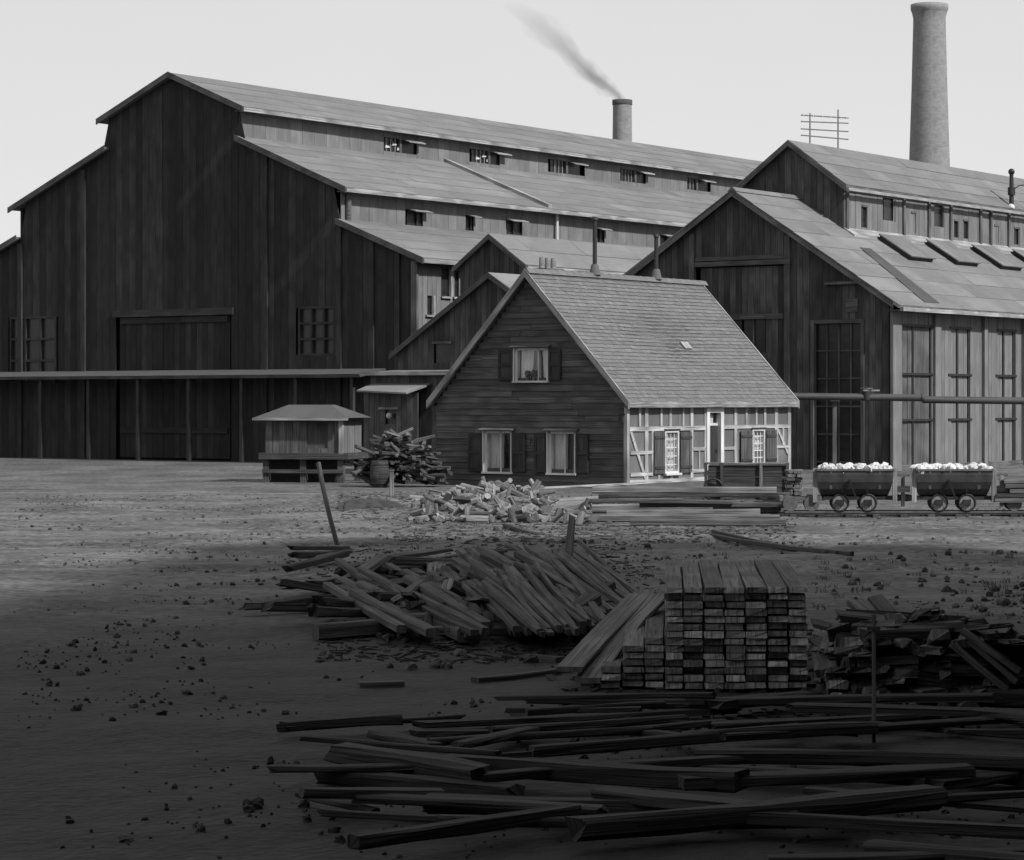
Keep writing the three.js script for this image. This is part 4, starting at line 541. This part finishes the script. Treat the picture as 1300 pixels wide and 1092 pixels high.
  part('brake_stand', box(1.06, 1.14, 0.1, 0.8, 0.1, 0.18, [0, 1, 0]), M.trim[0], t); part('brake_handle', box(0.98, 1.24, 0.78, 0.83, 0.11, 0.17), M.ironGrey, t); part('coupling_beam', box(0.98, 1.26, 0.42, 0.56, -0.05, 0.2), M.trim[1], t); for (const x of [-0.55, 0.55]) part('body_seam', hexa([[x - 0.03, 0.5, 0.405], [x + 0.03, 0.5, 0.405], [x + 0.03, 0.5, 0.42], [x - 0.03, 0.5, 0.42], [x - 0.03, 0.9, 0.5], [x + 0.03, 0.9, 0.5], [x + 0.03, 0.9, 0.515], [x - 0.03, 0.9, 0.515]], [0, 1, 0]), M.ironGrey, t);
  part('tipping_lever', hexa([[0.0, 0.3, 0.42], [0.04, 0.3, 0.42], [0.04, 0.3, 0.45], [0.0, 0.3, 0.45], [-0.16, 0.72, 0.5], [-0.12, 0.72, 0.5], [-0.12, 0.72, 0.53], [-0.16, 0.72, 0.53]], [0, 1, 0]), M.iron, t);
  return [x, t];
}
const lumpGs = Array.from({ length: 8 }, (_, i) => lump(1, 300 + i));
for (const [px, which] of [[1084, 'left'], [1209, 'right']]) {
  const [x] = wagon(px, `dark iron tipping wagon heaped with white lumps, the ${which} one of two`);
  for (let i = 0; i < 70; i++) { const u = rr(-0.8, 0.8), z = rr(-0.42, 0.44), r = 0.055 + 0.075 * R(), edge = Math.max(Math.abs(u) / 0.85, 0); solo('lime_lump', pick(lumpGs), pick(M.lime), [x + u, 0.13 + 0.935 + rr(-0.01, 0.03), ZT + z], [rr(0, 6), rr(0, 6), rr(0, 6)], `white lump of lime heaped in the ${which} tipping wagon`, 'lump', `white lumps in the ${which} wagon`).scale.setScalar(r); }
}
// a bare wheel bogie to the left of the wagons, and a bench-like flat wagon at the right edge
{
  const t = thing('wagon_chassis', 'bare wheeled chassis without a tub left of the wagons', 'wagon chassis', [(1014 - CX) / F * -ZT, 0.13, ZT]);
  for (const z of [-0.24, 0.24]) part('frame_beam', box(-0.42, 0.5, 0.24, 0.32, z - 0.04, z + 0.04), M.ironGrey, t); for (const x of [-0.4, 0.46]) part('cross_beam', box(x - 0.04, x + 0.04, 0.22, 0.34, -0.3, 0.3), M.beamPale[1], t);
  for (const x of [-0.2, 0.28]) { for (const z of [-0.3, 0.3]) part('wheel', moved(cyl(0.17, 0.17, 0.06, 20).rotateX(Math.PI / 2), x, 0.17, z), M.ironGrey, t); part('axle', moved(cyl(0.03, 0.03, 0.6, 8).rotateX(Math.PI / 2), x, 0.17, 0), M.iron, t); } part('hook', moved(new THREE.TorusGeometry(0.06, 0.018, 6, 12), 0.55, 0.3, 0), M.iron, t);
}
{
  const x = (1300 - CX) / F * 57.5, t = thing('flat_wagon', 'low flat wagon loaded with pale timber, cut by the right frame edge', 'wagon', [x, 0.13, ZT]);
  part('deck', box(-0.72, 1.6, 0.32, 0.4, -0.45, 0.45), M.beam[1], t); for (const z of [-0.38, 0.38]) part('side_beam', box(-0.75, 1.62, 0.2, 0.32, z - 0.05, z + 0.05), M.beamPale[0], t); for (const wx of [-0.3, 1.1]) for (const z of [-0.3, 0.3]) part('wheel', moved(cyl(0.17, 0.17, 0.06, 20).rotateX(Math.PI / 2), wx, 0.17, z), M.ironGrey, t);
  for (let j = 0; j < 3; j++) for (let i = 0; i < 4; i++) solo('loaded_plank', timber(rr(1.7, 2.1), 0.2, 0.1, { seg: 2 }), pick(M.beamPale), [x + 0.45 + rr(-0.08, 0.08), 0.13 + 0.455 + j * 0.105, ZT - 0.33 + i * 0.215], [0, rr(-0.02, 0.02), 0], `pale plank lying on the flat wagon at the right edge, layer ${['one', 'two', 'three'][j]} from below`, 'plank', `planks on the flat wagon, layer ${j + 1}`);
}
// ---------------------------------------------------------------- long beams and plank stacks in front of the cottage
const ORD = ['first', 'second', 'third', 'fourth', 'fifth', 'sixth', 'seventh', 'eighth', 'ninth', 'tenth', 'eleventh', 'twelfth', 'thirteenth', 'fourteenth', 'fifteenth', 'sixteenth', 'seventeenth', 'eighteenth', 'nineteenth', 'twentieth'];
const LEN3 = new THREE.Vector3();
function beamBetween(name, a, b, w, h, m, label, cat, group, o = {}) { // a timber resting from point a to point b
  const A = V(a), B = V(b), d = LEN3.copy(B).sub(A), L = d.length(), mesh = solo(name, timber(L, w, h, o), m, A.clone().add(B).multiplyScalar(0.5).toArray(), [0, Math.atan2(-d.z, d.x), Math.asin(d.y / L)], label, cat, group);
  mesh.rotation.order = 'YZX'; return mesh;
}
[[752, 986, 627, 0.5, 0.2, 0.16, 2], [760, 1000, 634, 0.33, 0.2, 0.12, -1], [748, 930, 641, 0.3, 0.18, 0.1, -1], [812, 995, 646, 0.2, 0.2, 0.12, -1], [745, 900, 650, 0.09, 0.22, 0.2, 2], [905, 1004, 651, 0.09, 0.22, 0.2, 1], [770, 965, 657, 0.09, 0.2, 0.18, 2], [758, 990, 663, 0.08, 0.18, 0.16, 1], [800, 998, 668, 0.07, 0.16, 0.14, 0]].forEach(([x0, x1, py, h, w, t, m], i) => {
  const d = EYE * F / (py + (h - 0.08) * F / 62 - HY) , X = (px) => (px - CX) / F * d;
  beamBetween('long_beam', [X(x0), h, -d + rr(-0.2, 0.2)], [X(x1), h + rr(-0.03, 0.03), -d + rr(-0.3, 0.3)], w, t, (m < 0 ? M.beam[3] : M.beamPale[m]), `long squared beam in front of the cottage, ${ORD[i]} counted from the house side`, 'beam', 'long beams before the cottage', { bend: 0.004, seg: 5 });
});
for (const px of [790, 880, 965]) { const p = ground(px, 648); beamBetween('bearer_block', [p[0], 0.09, p[2] - 1.6], [p[0] + 0.05, 0.09, p[2] + 1.1], 0.2, 0.18, M.beam[1], `short bearer timber under the long beams, ${px < 800 ? 'left' : px < 900 ? 'middle' : 'right'} one of three`, 'timber', 'bearers'); }
{ // plank bin in front of the long side
  const d = 67, X = (px) => (px - CX) / F * d, y0 = 0.02, t = thing('plank_bin', 'dark plank-sided bin with a pale top rail in front of the cottage door', 'timber bin', [X(948), 0, -d], -0.03);
  const W2 = (1001 - 898) / F * d / 2; for (let i = 0; i < 6; i++) for (const z of [0.35, -0.35]) part('side_plank', moved(timber(W2 * 2 - rr(0, 0.1), 0.05, 0.14, { seg: 2, rough: 0.1 }), rr(-0.03, 0.03), 0.1 + i * 0.148, z), pick(M.beam), t);
  part('top_rail', moved(timber(W2 * 2 + 0.1, 0.14, 0.06, { seg: 2 }), 0, 0.97, 0.36), M.beamPale[2], t); for (const x of [-W2, -W2 + 0.42, W2 * 0.35, W2]) part('upright', box(x - 0.04, x + 0.04, 0, 0.98, 0.38, 0.45, [0, 1, 0]), x > 0 ? M.beamPale[1] : M.beam[2], t); for (const x of [-W2, W2]) part('end_wall', box(x - 0.02, x + 0.02, 0.04, 0.92, -0.33, 0.33), M.beam[0], t);
  part('wheel_hoop', moved(new THREE.TorusGeometry(0.24, 0.03, 6, 22), -W2 + 0.2, 0.32, 0.47), M.iron, t);
}
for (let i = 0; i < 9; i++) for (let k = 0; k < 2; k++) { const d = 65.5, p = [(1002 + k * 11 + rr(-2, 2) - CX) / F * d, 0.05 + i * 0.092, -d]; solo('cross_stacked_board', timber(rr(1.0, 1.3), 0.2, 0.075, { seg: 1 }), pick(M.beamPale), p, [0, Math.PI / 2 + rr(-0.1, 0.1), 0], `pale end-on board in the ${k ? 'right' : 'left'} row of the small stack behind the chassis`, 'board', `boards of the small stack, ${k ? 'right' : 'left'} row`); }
{ const a = ground(648, 641), b = ground(803, 632); beamBetween('pale_plank', [a[0], 0.36, a[2] - 1], [b[0], 0.34, b[2] - 1.2], 0.24, 0.05, M.timberWhite[0], 'long pale plank lying before the cottage gable behind the log heap', 'plank', null, { bend: 0.003 });
  for (const [s, n] of [[0.12, 'left'], [0.85, 'right']]) { const x = a[0] + (b[0] - a[0]) * s, z = a[2] - 1 + (b[2] - 0.2 - a[2]) * s; solo('support_block', timber(0.5, 0.22, 0.32, { seg: 1 }), M.beam[2], [x, 0.16, z], [0, Math.PI / 2, 0], `squared block under the ${n} end of the pale plank`, 'timber block'); } }
// ---------------------------------------------------------------- heap of pale split logs
{
  const G = 'split logs in the pale heap before the gable', spots = [];
  const prof = (px) => px < 545 ? 0.16 : px < 600 ? 0.2 + (px - 545) / 55 * 0.3 : px < 650 ? 0.62 - Math.abs(px - 636) * 0.004 : px < 690 ? 0.42 : 0.26 - (px - 690) * 0.002;
  for (let row = 0; row < 9; row++) for (let px = 528 + rr(0, 6); px < 752; px += rr(5.5, 11)) {
    const py = 664 - row * 3.6 + rr(-1.5, 1.5), g = ground(px, py); const depthFrac = row / 9; const hMax = prof(px) * 0.85 * Math.min(1, 0.45 + depthFrac * 1.6); if (px > 690 && row > 5) continue;
    const levels = Math.max(1, Math.round(hMax / 0.13)); for (let l = 0; l < levels; l++) if (l === levels - 1 || row < 3) spots.push([g[0] + rr(-0.06, 0.06), 0.07 + l * 0.125, g[2] - l * 0.05]);
  }
  spots.slice(0, 290).forEach((p) => { const L = rr(0.2, 0.75), m = log(L, rr(0.04, 0.1), { n: 8, flat: R() < 0.6 ? rr(0.1, 0.5) : 0, seg: 1 }); if (R() < 0.42) { const rs = rr(0.06, 0.125); solo('rubble_stone', pick(lumpGs), pick(M.bark), [p[0], p[1] + groundY(p[0], p[2]), p[2]], [rr(0, 6), rr(0, 6), 0], `pale rubble stone among the split logs before the gable, ${third(p[0], -6, -1.9)} of the heap`, 'stone', `rubble stones in the pale heap, ${third(p[0], -6, -1.9)}`).scale.set(rs * rr(0.8, 1.5), rs, rs); return; }
    solo('split_log', m, [pick(M.bark), pick(M.logEnd)], [p[0], p[1] + groundY(p[0], p[2]), p[2]], [rr(0, 6), R() < 0.5 ? Math.PI / 2 + rr(-0.7, 0.7) : rr(-0.7, 0.7), rr(-0.12, 0.12)], `pale split log in the ${third(p[0], -6, -1.9)} of the heap before the cottage gable`, 'log', `${G}, ${third(p[0], -6, -1.9)}`); });
  [[700, 648], [722, 652], [735, 645]].forEach(([px, py], i) => { const g = ground(px, py); solo('round_log', log(rr(0.9, 1.3), rr(0.11, 0.15), { n: 12 }), [M.bark[2], M.logEnd[2]], [g[0], 0.13, g[2]], [rr(0, 3), rr(-0.3, 0.3), 0], `thick pale round log at the right end of the log heap, ${ORD[i]} from left`, 'log'); });
}
{ // low ash heap left of the logs
  const p = ground(468, 646), g = new THREE.SphereGeometry(1, 90, 30, 0, 6.2832, 0, 1.5708), a = g.attributes.position; for (let i = 0; i < a.count; i++) { const x = a.getX(i), y = a.getY(i), z = a.getZ(i), k = 0.45 + 0.8 * fbm((x + 2) / 8, (z + y * 0.7 + 3) / 8, 22, 22, 4, 261); a.setXYZ(i, x * k * 1.05, y * k * 0.3 - 0.05, z * k * 0.9); } g.computeVertexNormals(); solo('ash_heap', g, M.stone[0], [p[0], 0, p[2]], null, 'low dark heap of ash on the ground left of the log heap', 'ash heap');
}
// brushwood heap between hut and cottage
{
  const c = ground(508, 618), G = 'poles and offcuts in the brushwood heap';
  for (let i = 0; i < 140; i++) { const a = rr(-1, 1), hh = 1.6 * (1 - a * a * 0.7) * rr(0.12, 1), x = c[0] + a * 1.15, z = c[2] + rr(-0.5, 0.5) * (1.3 - hh * 0.5), L = rr(0.5, 1.3), topm = hh > 0.95 && R() < 0.6; solo('offcut', timber(L, rr(0.06, 0.16), rr(0.05, 0.11), { seg: 2, bend: 0.03, rough: 0.2 }), topm ? pick(M.beamPale) : pick(M.beam), [x, hh + 0.05, z], [rr(-0.3, 0.3), rr(-1.6, 1.6), rr(-0.5, 0.35)], topm ? 'pale offcut on top of the brushwood heap left of the cottage' : 'dark offcut low in the brushwood heap left of the cottage', 'offcut', topm ? G + ', pale' : G + ', dark'); }
  const st = thing('barrel', 'dark upright barrel standing in front of the brushwood heap', 'barrel', [c[0] - 0.55, 0, c[2] + 0.7]); part('staves', moved(new THREE.LatheGeometry([[0.01, 0], [0.24, 0], [0.3, 0.4], [0.25, 0.82], [0.01, 0.82]].map(([x, y]) => new THREE.Vector2(x, y)), 18), 0, 0, 0), M.beam[0], st); for (const y of [0.12, 0.7]) part('hoop', moved(new THREE.TorusGeometry(0.27, 0.015, 6, 18).rotateX(Math.PI / 2), 0, y, 0), M.iron, st);
  const p = ground(497, 630); const q = thing('stump_post', 'short pale post standing in the yard left of the log heap', 'post', [p[0], 0, p[2]]); part('post', moved(timber(0.75, 0.11, 0.11, { seg: 2 }).rotateZ(Math.PI / 2), 0, 0.33, 0), M.beamPale[2], q); part('cap', box(-0.07, 0.07, 0.69, 0.73, -0.07, 0.07), M.beamPale[0], q);
}
// ---------------------------------------------------------------- foreground: the big board stack
{
  const d = 22.5, px = d / F, cols = [762, 789, 817, 843, 867, 893, 920, 946, 974, 1001, 1026], bt = 0.0655, tops = [3, 6, 7, 14, 14, 14, 14, 14, 14, 14];
  for (let c = 0; c < cols.length - 1; c++) {
    const x0 = (cols[c] - CX) * px, x1 = (cols[c + 1] - CX) * px, w = x1 - x0 - 0.008, L = 3.9;
    for (let r = 0; r < tops[c]; r++) {
      const th = bt - rr(0.004, 0.022), z = -d - L / 2 + (R() < 0.25 ? rr(-0.16, 0.08) : rr(-0.05, 0.035)) - (c < 3 ? 0.1 : 0), top = r === tops[c] - 1;
      solo('stack_board', timber(L + rr(-0.05, 0.05), w - rr(0, 0.014), th, { seg: 2, rough: 0.05, bend: 0.0008, round: 0.09, ragged: 0.02 }), [pick(M.stackBoard), pick(M.cut)], [(x0 + x1) / 2, 0.03 + (r + 0.5) * bt + rr(-0.003, 0.003), z], [0, Math.PI / 2 + rr(-0.004, 0.004), 0], `board end in the big stack, ${ORD[c]} column from left, ${top ? 'topmost' : ORD[tops[c] - 1 - r] + ' from the top'}`, 'board', 'boards of the big foreground stack');
    }
  }
  for (let i = 0; i < 3; i++) beamBetween('stack_bearer', [(735 - CX) * px, 0.0, -d - 0.5 - i * 1.4], [(1040 - CX) * px, 0.0, -d - 0.5 - i * 1.4], 0.1, 0.06, M.beam[0], `bearer under the big board stack, ${ORD[i]} from the front`, 'timber');
  [[768, 872, 742, 792, 0.09], [745, 868, 775, 776, 0.3]].forEach(([ax, ay], i) => { const bx = i ? 812 : 835, by = i ? 765 : 752; beamBetween('leaning_board', [(ax - 22 - CX) * px, 0.1 + i * 0.1, -d - 0.1], [(bx - CX) * px * 1.12, 0.62, -d - 3.2], 0.24, 0.05, M.stackBoard[3 - i], i ? 'wide board leaning along the left side of the big stack, upper one' : 'wide dark board leaning along the left side of the big stack, lower one', 'board'); });
}
// ---------------------------------------------------------------- left foreground: heap of scrap beams
{
  const G = 'old beams thrown on the left heap';
  for (let i = 0; i < 84; i++) {
    const right = i < 56, ax = right ? rr(578, 700) : rr(405, 560), ay = right ? 692 + Math.abs(ax - 640) * 0.12 + rr(0, 40) : rr(705, 760), t = rr(40, 105), bx = ax + t, by = Math.min(804, ay + t * rr(0.5, 0.72)), h = rr(0.08, 0.5) * (right ? 1 : 0.7), w = right ? rr(0.06, 0.13) : rr(0.07, 0.16);
    beamBetween('scrap_beam', ground(ax, ay, h), ground(bx, by, Math.max(0.06, h * 0.6)), w, w * rr(0.6, 0.95), pick(M.beam), right ? 'weathered squared beam sloping to the right in the right half of the left scrap heap' : 'weathered dark beam thrown down in the left half of the left scrap heap', 'beam', right ? G + ', right half' : G + ', left half', { rough: 0.14, bend: 0.006 });
  }
  const G2 = 'thin poles on the right flank of the left heap';
  for (let i = 0; i < 90; i++) { const s = i < 45 ? rr(0, 1) : rr(-1.2, 0.2), ax = 665 + s * 60 + rr(-12, 12), ay = 716 - s * 22 + rr(-6, 10), bx = 738 + s * 74, by = 802 - Math.max(0, s) * 40 + rr(-10, 4), h = rr(0.12, 0.5), a = ground(ax, ay, h), b = ground(bx, by, h * 0.5 + 0.05); beamBetween('scrap_pole', a, b, rr(0.045, 0.09), rr(0.04, 0.08), pick(M.beam), i < 45 ? 'thin pole on the right flank of the left scrap heap' : 'thin pole fanning down the middle of the left scrap heap', 'pole', i < 45 ? G2 : 'thin poles in the middle of the left heap', { rough: 0.15, bend: 0.008, seg: 4 }); }
  const G3 = 'sawn block ends at the front of the left heap';
  for (let i = 0; i < 60; i++) { const p = ground(rr(520, 770), rr(736, 803)), h = rr(0.05, 0.3); solo('block_end', timber(rr(0.2, 0.6), rr(0.12, 0.24), rr(0.1, 0.2), { seg: 1, rough: 0.15 }), [pick(M.beam), pick(M.cut)], [p[0], h, p[2]], [rr(-0.3, 0.3), Math.PI / 2 + rr(-0.9, 0.9), rr(-0.3, 0.3)], 'short sawn block among the front ends of the left scrap heap', 'timber block', G3); }
  const G4 = 'dark broken timbers filling the left heap';
  for (let i = 0; i < 70; i++) { const p = ground(rr(395, 700), rr(712, 800)), h = rr(0.04, 0.26); solo('broken_timber', timber(rr(0.8, 2.4), rr(0.08, 0.2), rr(0.05, 0.12), { seg: 2, rough: 0.2, ragged: 0.2 }), pick(M.beam), [p[0], h, p[2]], [rr(-0.2, 0.2), rr(0.5, 1.5), rr(-0.08, 0.08)], 'dark broken timber within the left scrap heap', 'timber', G4); }
  [[400, 800, 503, 793, 0.22], [520, 800, 812, 796, 0.12], [520, 768, 592, 806, 0.2], [556, 790, 622, 782, 0.12]].forEach(([ax, ay, bx, by, w], i) => beamBetween('border_beam', ground(ax, ay, 0.1), ground(bx, by, 0.12), w, w * 0.8, M.beam[3], ['long beam closing the left scrap heap at the front left', 'long thin beam along the front foot of the left scrap heap', 'beam sticking out diagonally at the front of the left scrap heap', 'short slat bridging the front beams of the left scrap heap'][i], 'beam'));
  { const a = ground(722, 745), t = beamBetween('upright_plank', [a[0] - 0.05, 0.0, a[2]], [a[0] + 0.04, 0.98, a[2] - 0.15], 0.16, 0.05, M.beamPale[1], 'pale plank standing upright at the top of the left scrap heap', 'plank', null, { taper: 0.4, ragged: 0.1 }); }
  const side = ground(812, 800); beamBetween('prop_plank', [side[0] - 0.25, 0.05, side[2] + 1.0], [side[0] + 0.05, 0.25, side[2] - 2.5], 0.25, 0.06, M.beam[3], 'wide plank lying between the left scrap heap and the big stack', 'plank');
}
// ---------------------------------------------------------------- right foreground: tumbled boards
{
  const G = 'boards tumbled on the right scrap heap', d = 21.3, px = d / F;
  for (let i = 0; i < 270; i++) { const x = rr(1048, 1345), k = (x - 1035) / 265, hTop = 0.95 * (905 - (835 - 45 * Math.sin(Math.min(1, Math.max(0, k)) * Math.PI * 0.85))) * px, h = rr(0.03, hTop), f = rr(0, 1); solo('tumbled_board', timber(rr(0.4, 1.2), rr(0.1, 0.22), rr(0.035, 0.09), { seg: 2, rough: 0.2, bend: 0.01, ragged: 0.08 }), R() < 0.3 ? [M.beam[3], M.cut[0]] : pick(M.beam), [(x - CX) * px, h, -d - f * 0.9 + (hTop - h) * 0.25], [rr(-0.25, 0.25), R() < 0.55 || x < 1110 ? Math.PI / 2 + rr(-0.4, 0.4) * (x < 1110 ? 0.4 : 1) : rr(-0.5, 0.5), rr(-0.22, 0.22)], `dark short board tumbled in the ${third(x, 1048, 1300)} of the right scrap heap, ${h > hTop * 0.5 ? 'upper' : 'lower'} half`, 'board', `${G}, ${third(x, 1048, 1300)}, ${h > hTop * 0.5 ? 'upper' : 'lower'} half`); }
  beamBetween('slanting_board', [(1082 - CX) * px * 1.12, 0.75, -d - 1.9], [(1138 - CX) * px, 0.62, -d - 0.3], 0.2, 0.05, M.beam[3], 'wide board lying aslant on top of the right scrap heap', 'board');
  [[1215, 800, 1285, 850], [1225, 812, 1282, 862], [1205, 818, 1270, 872]].forEach(([a, b, c, e], i) => beamBetween('sloping_board', [(a - CX) * px, (905 - b) * px, -d + 0.35], [(c - CX) * px, (905 - e) * px, -d + 0.45], 0.14, 0.05, M.beam[2], `board sloping down at the right end of the right scrap heap, ${ORD[i]} from above`, 'board'));
  [[1075, 868, 0.1], [1148, 880, 0.11], [1205, 868, 0.13]].forEach(([x, y, r], i) => solo('round_block', log(0.5, r * 0.75, { n: 12, flat: 0.6 }), [M.beam[1], M.beam[2]], [(x - CX) * px, r * 0.75, -d + 0.75], [0, Math.PI / 2 + rr(-0.3, 0.3), 0], `short dark round log end at the foot of the right scrap heap, ${ORD[i]} from left`, 'log'));
  const t = thing('thin_stake', 'thin tall stake standing before the right scrap heap', 'stake', [(1109 - CX) / F * 19.2, 0, -19.2]); part('stake', moved(timber(1.0, 0.03, 0.03, { seg: 4, bend: 0.006 }).rotateZ(Math.PI / 2), 0, 0.48, 0), M.beam[3], t); part('crosspiece', box(-0.05, 0.05, 0.86, 0.89, 0.016, 0.03), M.beam[2], t);
}
// ---------------------------------------------------------------- long beams across the very front
{
  const G = 'long beams lying across the front of the yard';
  const rows = [889, 896, 903, 911, 919, 929, 939, 951, 963, 977, 992, 1008, 1026, 1046, 1068, 1090];
  rows.forEach((py, r) => {
    let px = r < 4 ? rr(600, 740) : rr(330, 460), n = 0;
    while (px < 1330) {
      const len = (R() < 0.3 ? rr(60, 150) : rr(150, 420)) * (1 + r * 0.03), y1 = py + rr(-7, 5) * (1 + r * 0.08), w = R() < 0.5 ? rr(0.05, 0.12) : rr(0.12, 0.22), h = rr(0.05, 0.16), yaw = rr(-16, 16) * (1 + r * 0.1);
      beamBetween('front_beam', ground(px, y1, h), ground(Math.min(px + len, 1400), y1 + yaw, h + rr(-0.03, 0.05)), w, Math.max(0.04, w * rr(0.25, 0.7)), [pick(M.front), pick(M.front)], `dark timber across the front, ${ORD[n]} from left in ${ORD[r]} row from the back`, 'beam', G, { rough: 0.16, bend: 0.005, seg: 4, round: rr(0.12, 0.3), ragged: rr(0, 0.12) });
      px += len * rr(0.6, 1.05); n++;
    }
  });
  [[603, 862, 728, 850, 0.12], [670, 833, 712, 838, 0.14], [455, 868, 512, 866, 0.12], [655, 905, 690, 908, 0.16]].forEach(([x0, y0, x1, y1, w], i) => beamBetween('loose_plank', ground(x0, y0, 0.02), ground(x1, y1, 0.02), w, 0.06, M.beam[i % 3], `loose plank lying on the ground left of the big stack, ${ORD[i]} of four`, 'plank'));
}
{ const a = ground(428, 692), d = -a[2]; beamBetween('slanting_pole', [a[0], 0, a[2]], [(400 - CX) / F * d, EYE - (588 - HY) / F * d, a[2] - 0.4], 0.07, 0.07, M.beam[3], 'thin pole leaning to the left at the left side of the yard', 'pole'); }
[[880, 680, 1082, 711, 0.05], [640, 668, 742, 690, 0.06], [905, 683, 1010, 697, 0.04]].forEach(([x0, y0, x1, y1, r], i) => beamBetween('yard_rail', ground(x0, y0, 0.04), ground(x1, y1, 0.04), 0.07, 0.08, M.iron, ['dark iron rail lying loose on the ground below the wagons', 'dark iron rail lying on the ground below the log heap', 'shorter dark iron rail lying close to the longer loose rail'][i], 'rail'));
// ---------------------------------------------------------------- small things strewn over the yard
{
  const N = 5200, g = lump(1, 900), im = new THREE.InstancedMesh(g, M.stone[1], N), m = new THREE.Matrix4(), q = new THREE.Quaternion(), e = new THREE.Euler(), c = new THREE.Color(); im.name = 'clinker_gravel'; im.castShadow = im.receiveShadow = true;
  for (let i = 0; i < N; i++) { let z, x; do { z = -14 - 56 * Math.pow(R(), 0.8); x = rr(-0.26, 0.17) * -z; } while (fbm(x / 30 + 5, z / 30 + 5, 20, 20, 4, 251) < 0.5 + 0.12 * R()); const s = 0.01 + 0.034 * Math.pow(R(), 4); m.compose(new THREE.Vector3(x, groundY(x, z) + s * 0.25, z), q.setFromEuler(e.set(rr(0, 6), rr(0, 6), rr(0, 6))), new THREE.Vector3(s, s * rr(0.5, 1), s)); im.setMatrixAt(i, m); const v = rr(0.5, 1.6) * (0.35 + 0.65 * THREE.MathUtils.smoothstep(-z, 22, 42)); im.setColorAt(i, c.setRGB(v, v, v)); }  // stones darkened towards the camera, following the painted fade of the ground
  scene.add(im); im.userData = { kind: 'stuff', label: 'clinker and slag gravel strewn over the yard' };
  const stones = Array.from({ length: 60 }, () => [rr(1040, 1310), rr(705, 790)]).concat(Array.from({ length: 30 }, () => [rr(480, 760), rr(800, 850)]), Array.from({ length: 30 }, () => [rr(560, 1000), rr(672, 700)]));
  for (const [px, py] of stones) { const p = ground(px, py), s = rr(0.025, 0.07); solo('slag_stone', pick(lumpGs), pick(M.stone), [p[0], groundY(p[0], p[2]) + s * 0.3, p[2]], [rr(0, 6), rr(0, 6), 0], px > 1030 ? 'dark slag stone on the bare slope right of the big stack' : py > 790 ? 'dark slag stone in front of the left scrap heap' : 'small slag stone on the pale ground below the log heap', 'stone', px > 1030 ? 'slag stones on the right slope' : py > 790 ? 'slag stones before the left heap' : 'slag stones below the log heap').scale.setScalar(s); }
  const NC = 5200, chipG = box(-0.5, 0.5, -0.06, 0.06, -0.16, 0.16), ci = new THREE.InstancedMesh(chipG, M.beamPale[1], NC); ci.name = 'wood_chips'; ci.receiveShadow = true;
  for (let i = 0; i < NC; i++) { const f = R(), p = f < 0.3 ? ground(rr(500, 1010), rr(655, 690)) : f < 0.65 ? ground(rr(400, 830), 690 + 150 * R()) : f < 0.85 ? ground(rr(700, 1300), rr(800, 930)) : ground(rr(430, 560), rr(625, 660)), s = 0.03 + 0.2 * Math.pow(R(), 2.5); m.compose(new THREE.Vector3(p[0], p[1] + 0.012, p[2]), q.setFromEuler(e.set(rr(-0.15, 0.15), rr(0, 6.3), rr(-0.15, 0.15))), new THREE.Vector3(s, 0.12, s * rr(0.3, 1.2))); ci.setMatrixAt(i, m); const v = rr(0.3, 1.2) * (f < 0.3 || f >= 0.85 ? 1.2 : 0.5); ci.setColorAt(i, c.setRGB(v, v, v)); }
  scene.add(ci); ci.userData = { kind: 'stuff', label: 'wood chips and splinters strewn around the timber heaps' };
  // sparse weeds on the right slope
  const leaf = new THREE.BufferGeometry(); leaf.setAttribute('position', new THREE.Float32BufferAttribute([-0.12, 0, 0, 0.12, 0, 0, 0.03, 1, 0.35, -0.12, 0, 0, 0.03, 1, 0.35, -0.05, 0.6, 0.12], 3)); leaf.computeVertexNormals();
  const NW = 1500, wm = new THREE.MeshPhysicalMaterial({ roughness: 0.9, side: THREE.DoubleSide, transmission: 0.3, thickness: 0, name: 'weed_leaf' }); wm.color.setRGB(0.06, 0.06, 0.06); const wi = new THREE.InstancedMesh(leaf, wm, NW); wi.name = 'weeds';
  let k = 0; for (let t = 0; t < 100; t++) { const f = R(), p = f < 0.7 ? ground(rr(1030, 1320), rr(705, 800)) : ground(rr(450, 1000), rr(672, 712)), n = 15; for (let j = 0; j < n; j++) { const x = p[0] + rr(-0.08, 0.08), z = p[2] + rr(-0.08, 0.08), s = rr(0.025, 0.085); m.compose(new THREE.Vector3(x, groundY(x, z), z), q.setFromEuler(e.set(rr(-0.3, 0.3), rr(0, 6.3), rr(-0.3, 0.3))), new THREE.Vector3(s * 0.7, s, s)); wi.setMatrixAt(k++, m); } }
  scene.add(wi); wi.userData = { kind: 'stuff', label: 'sparse low weeds on the slope of the yard' };
}

renderer.render(scene, camera);
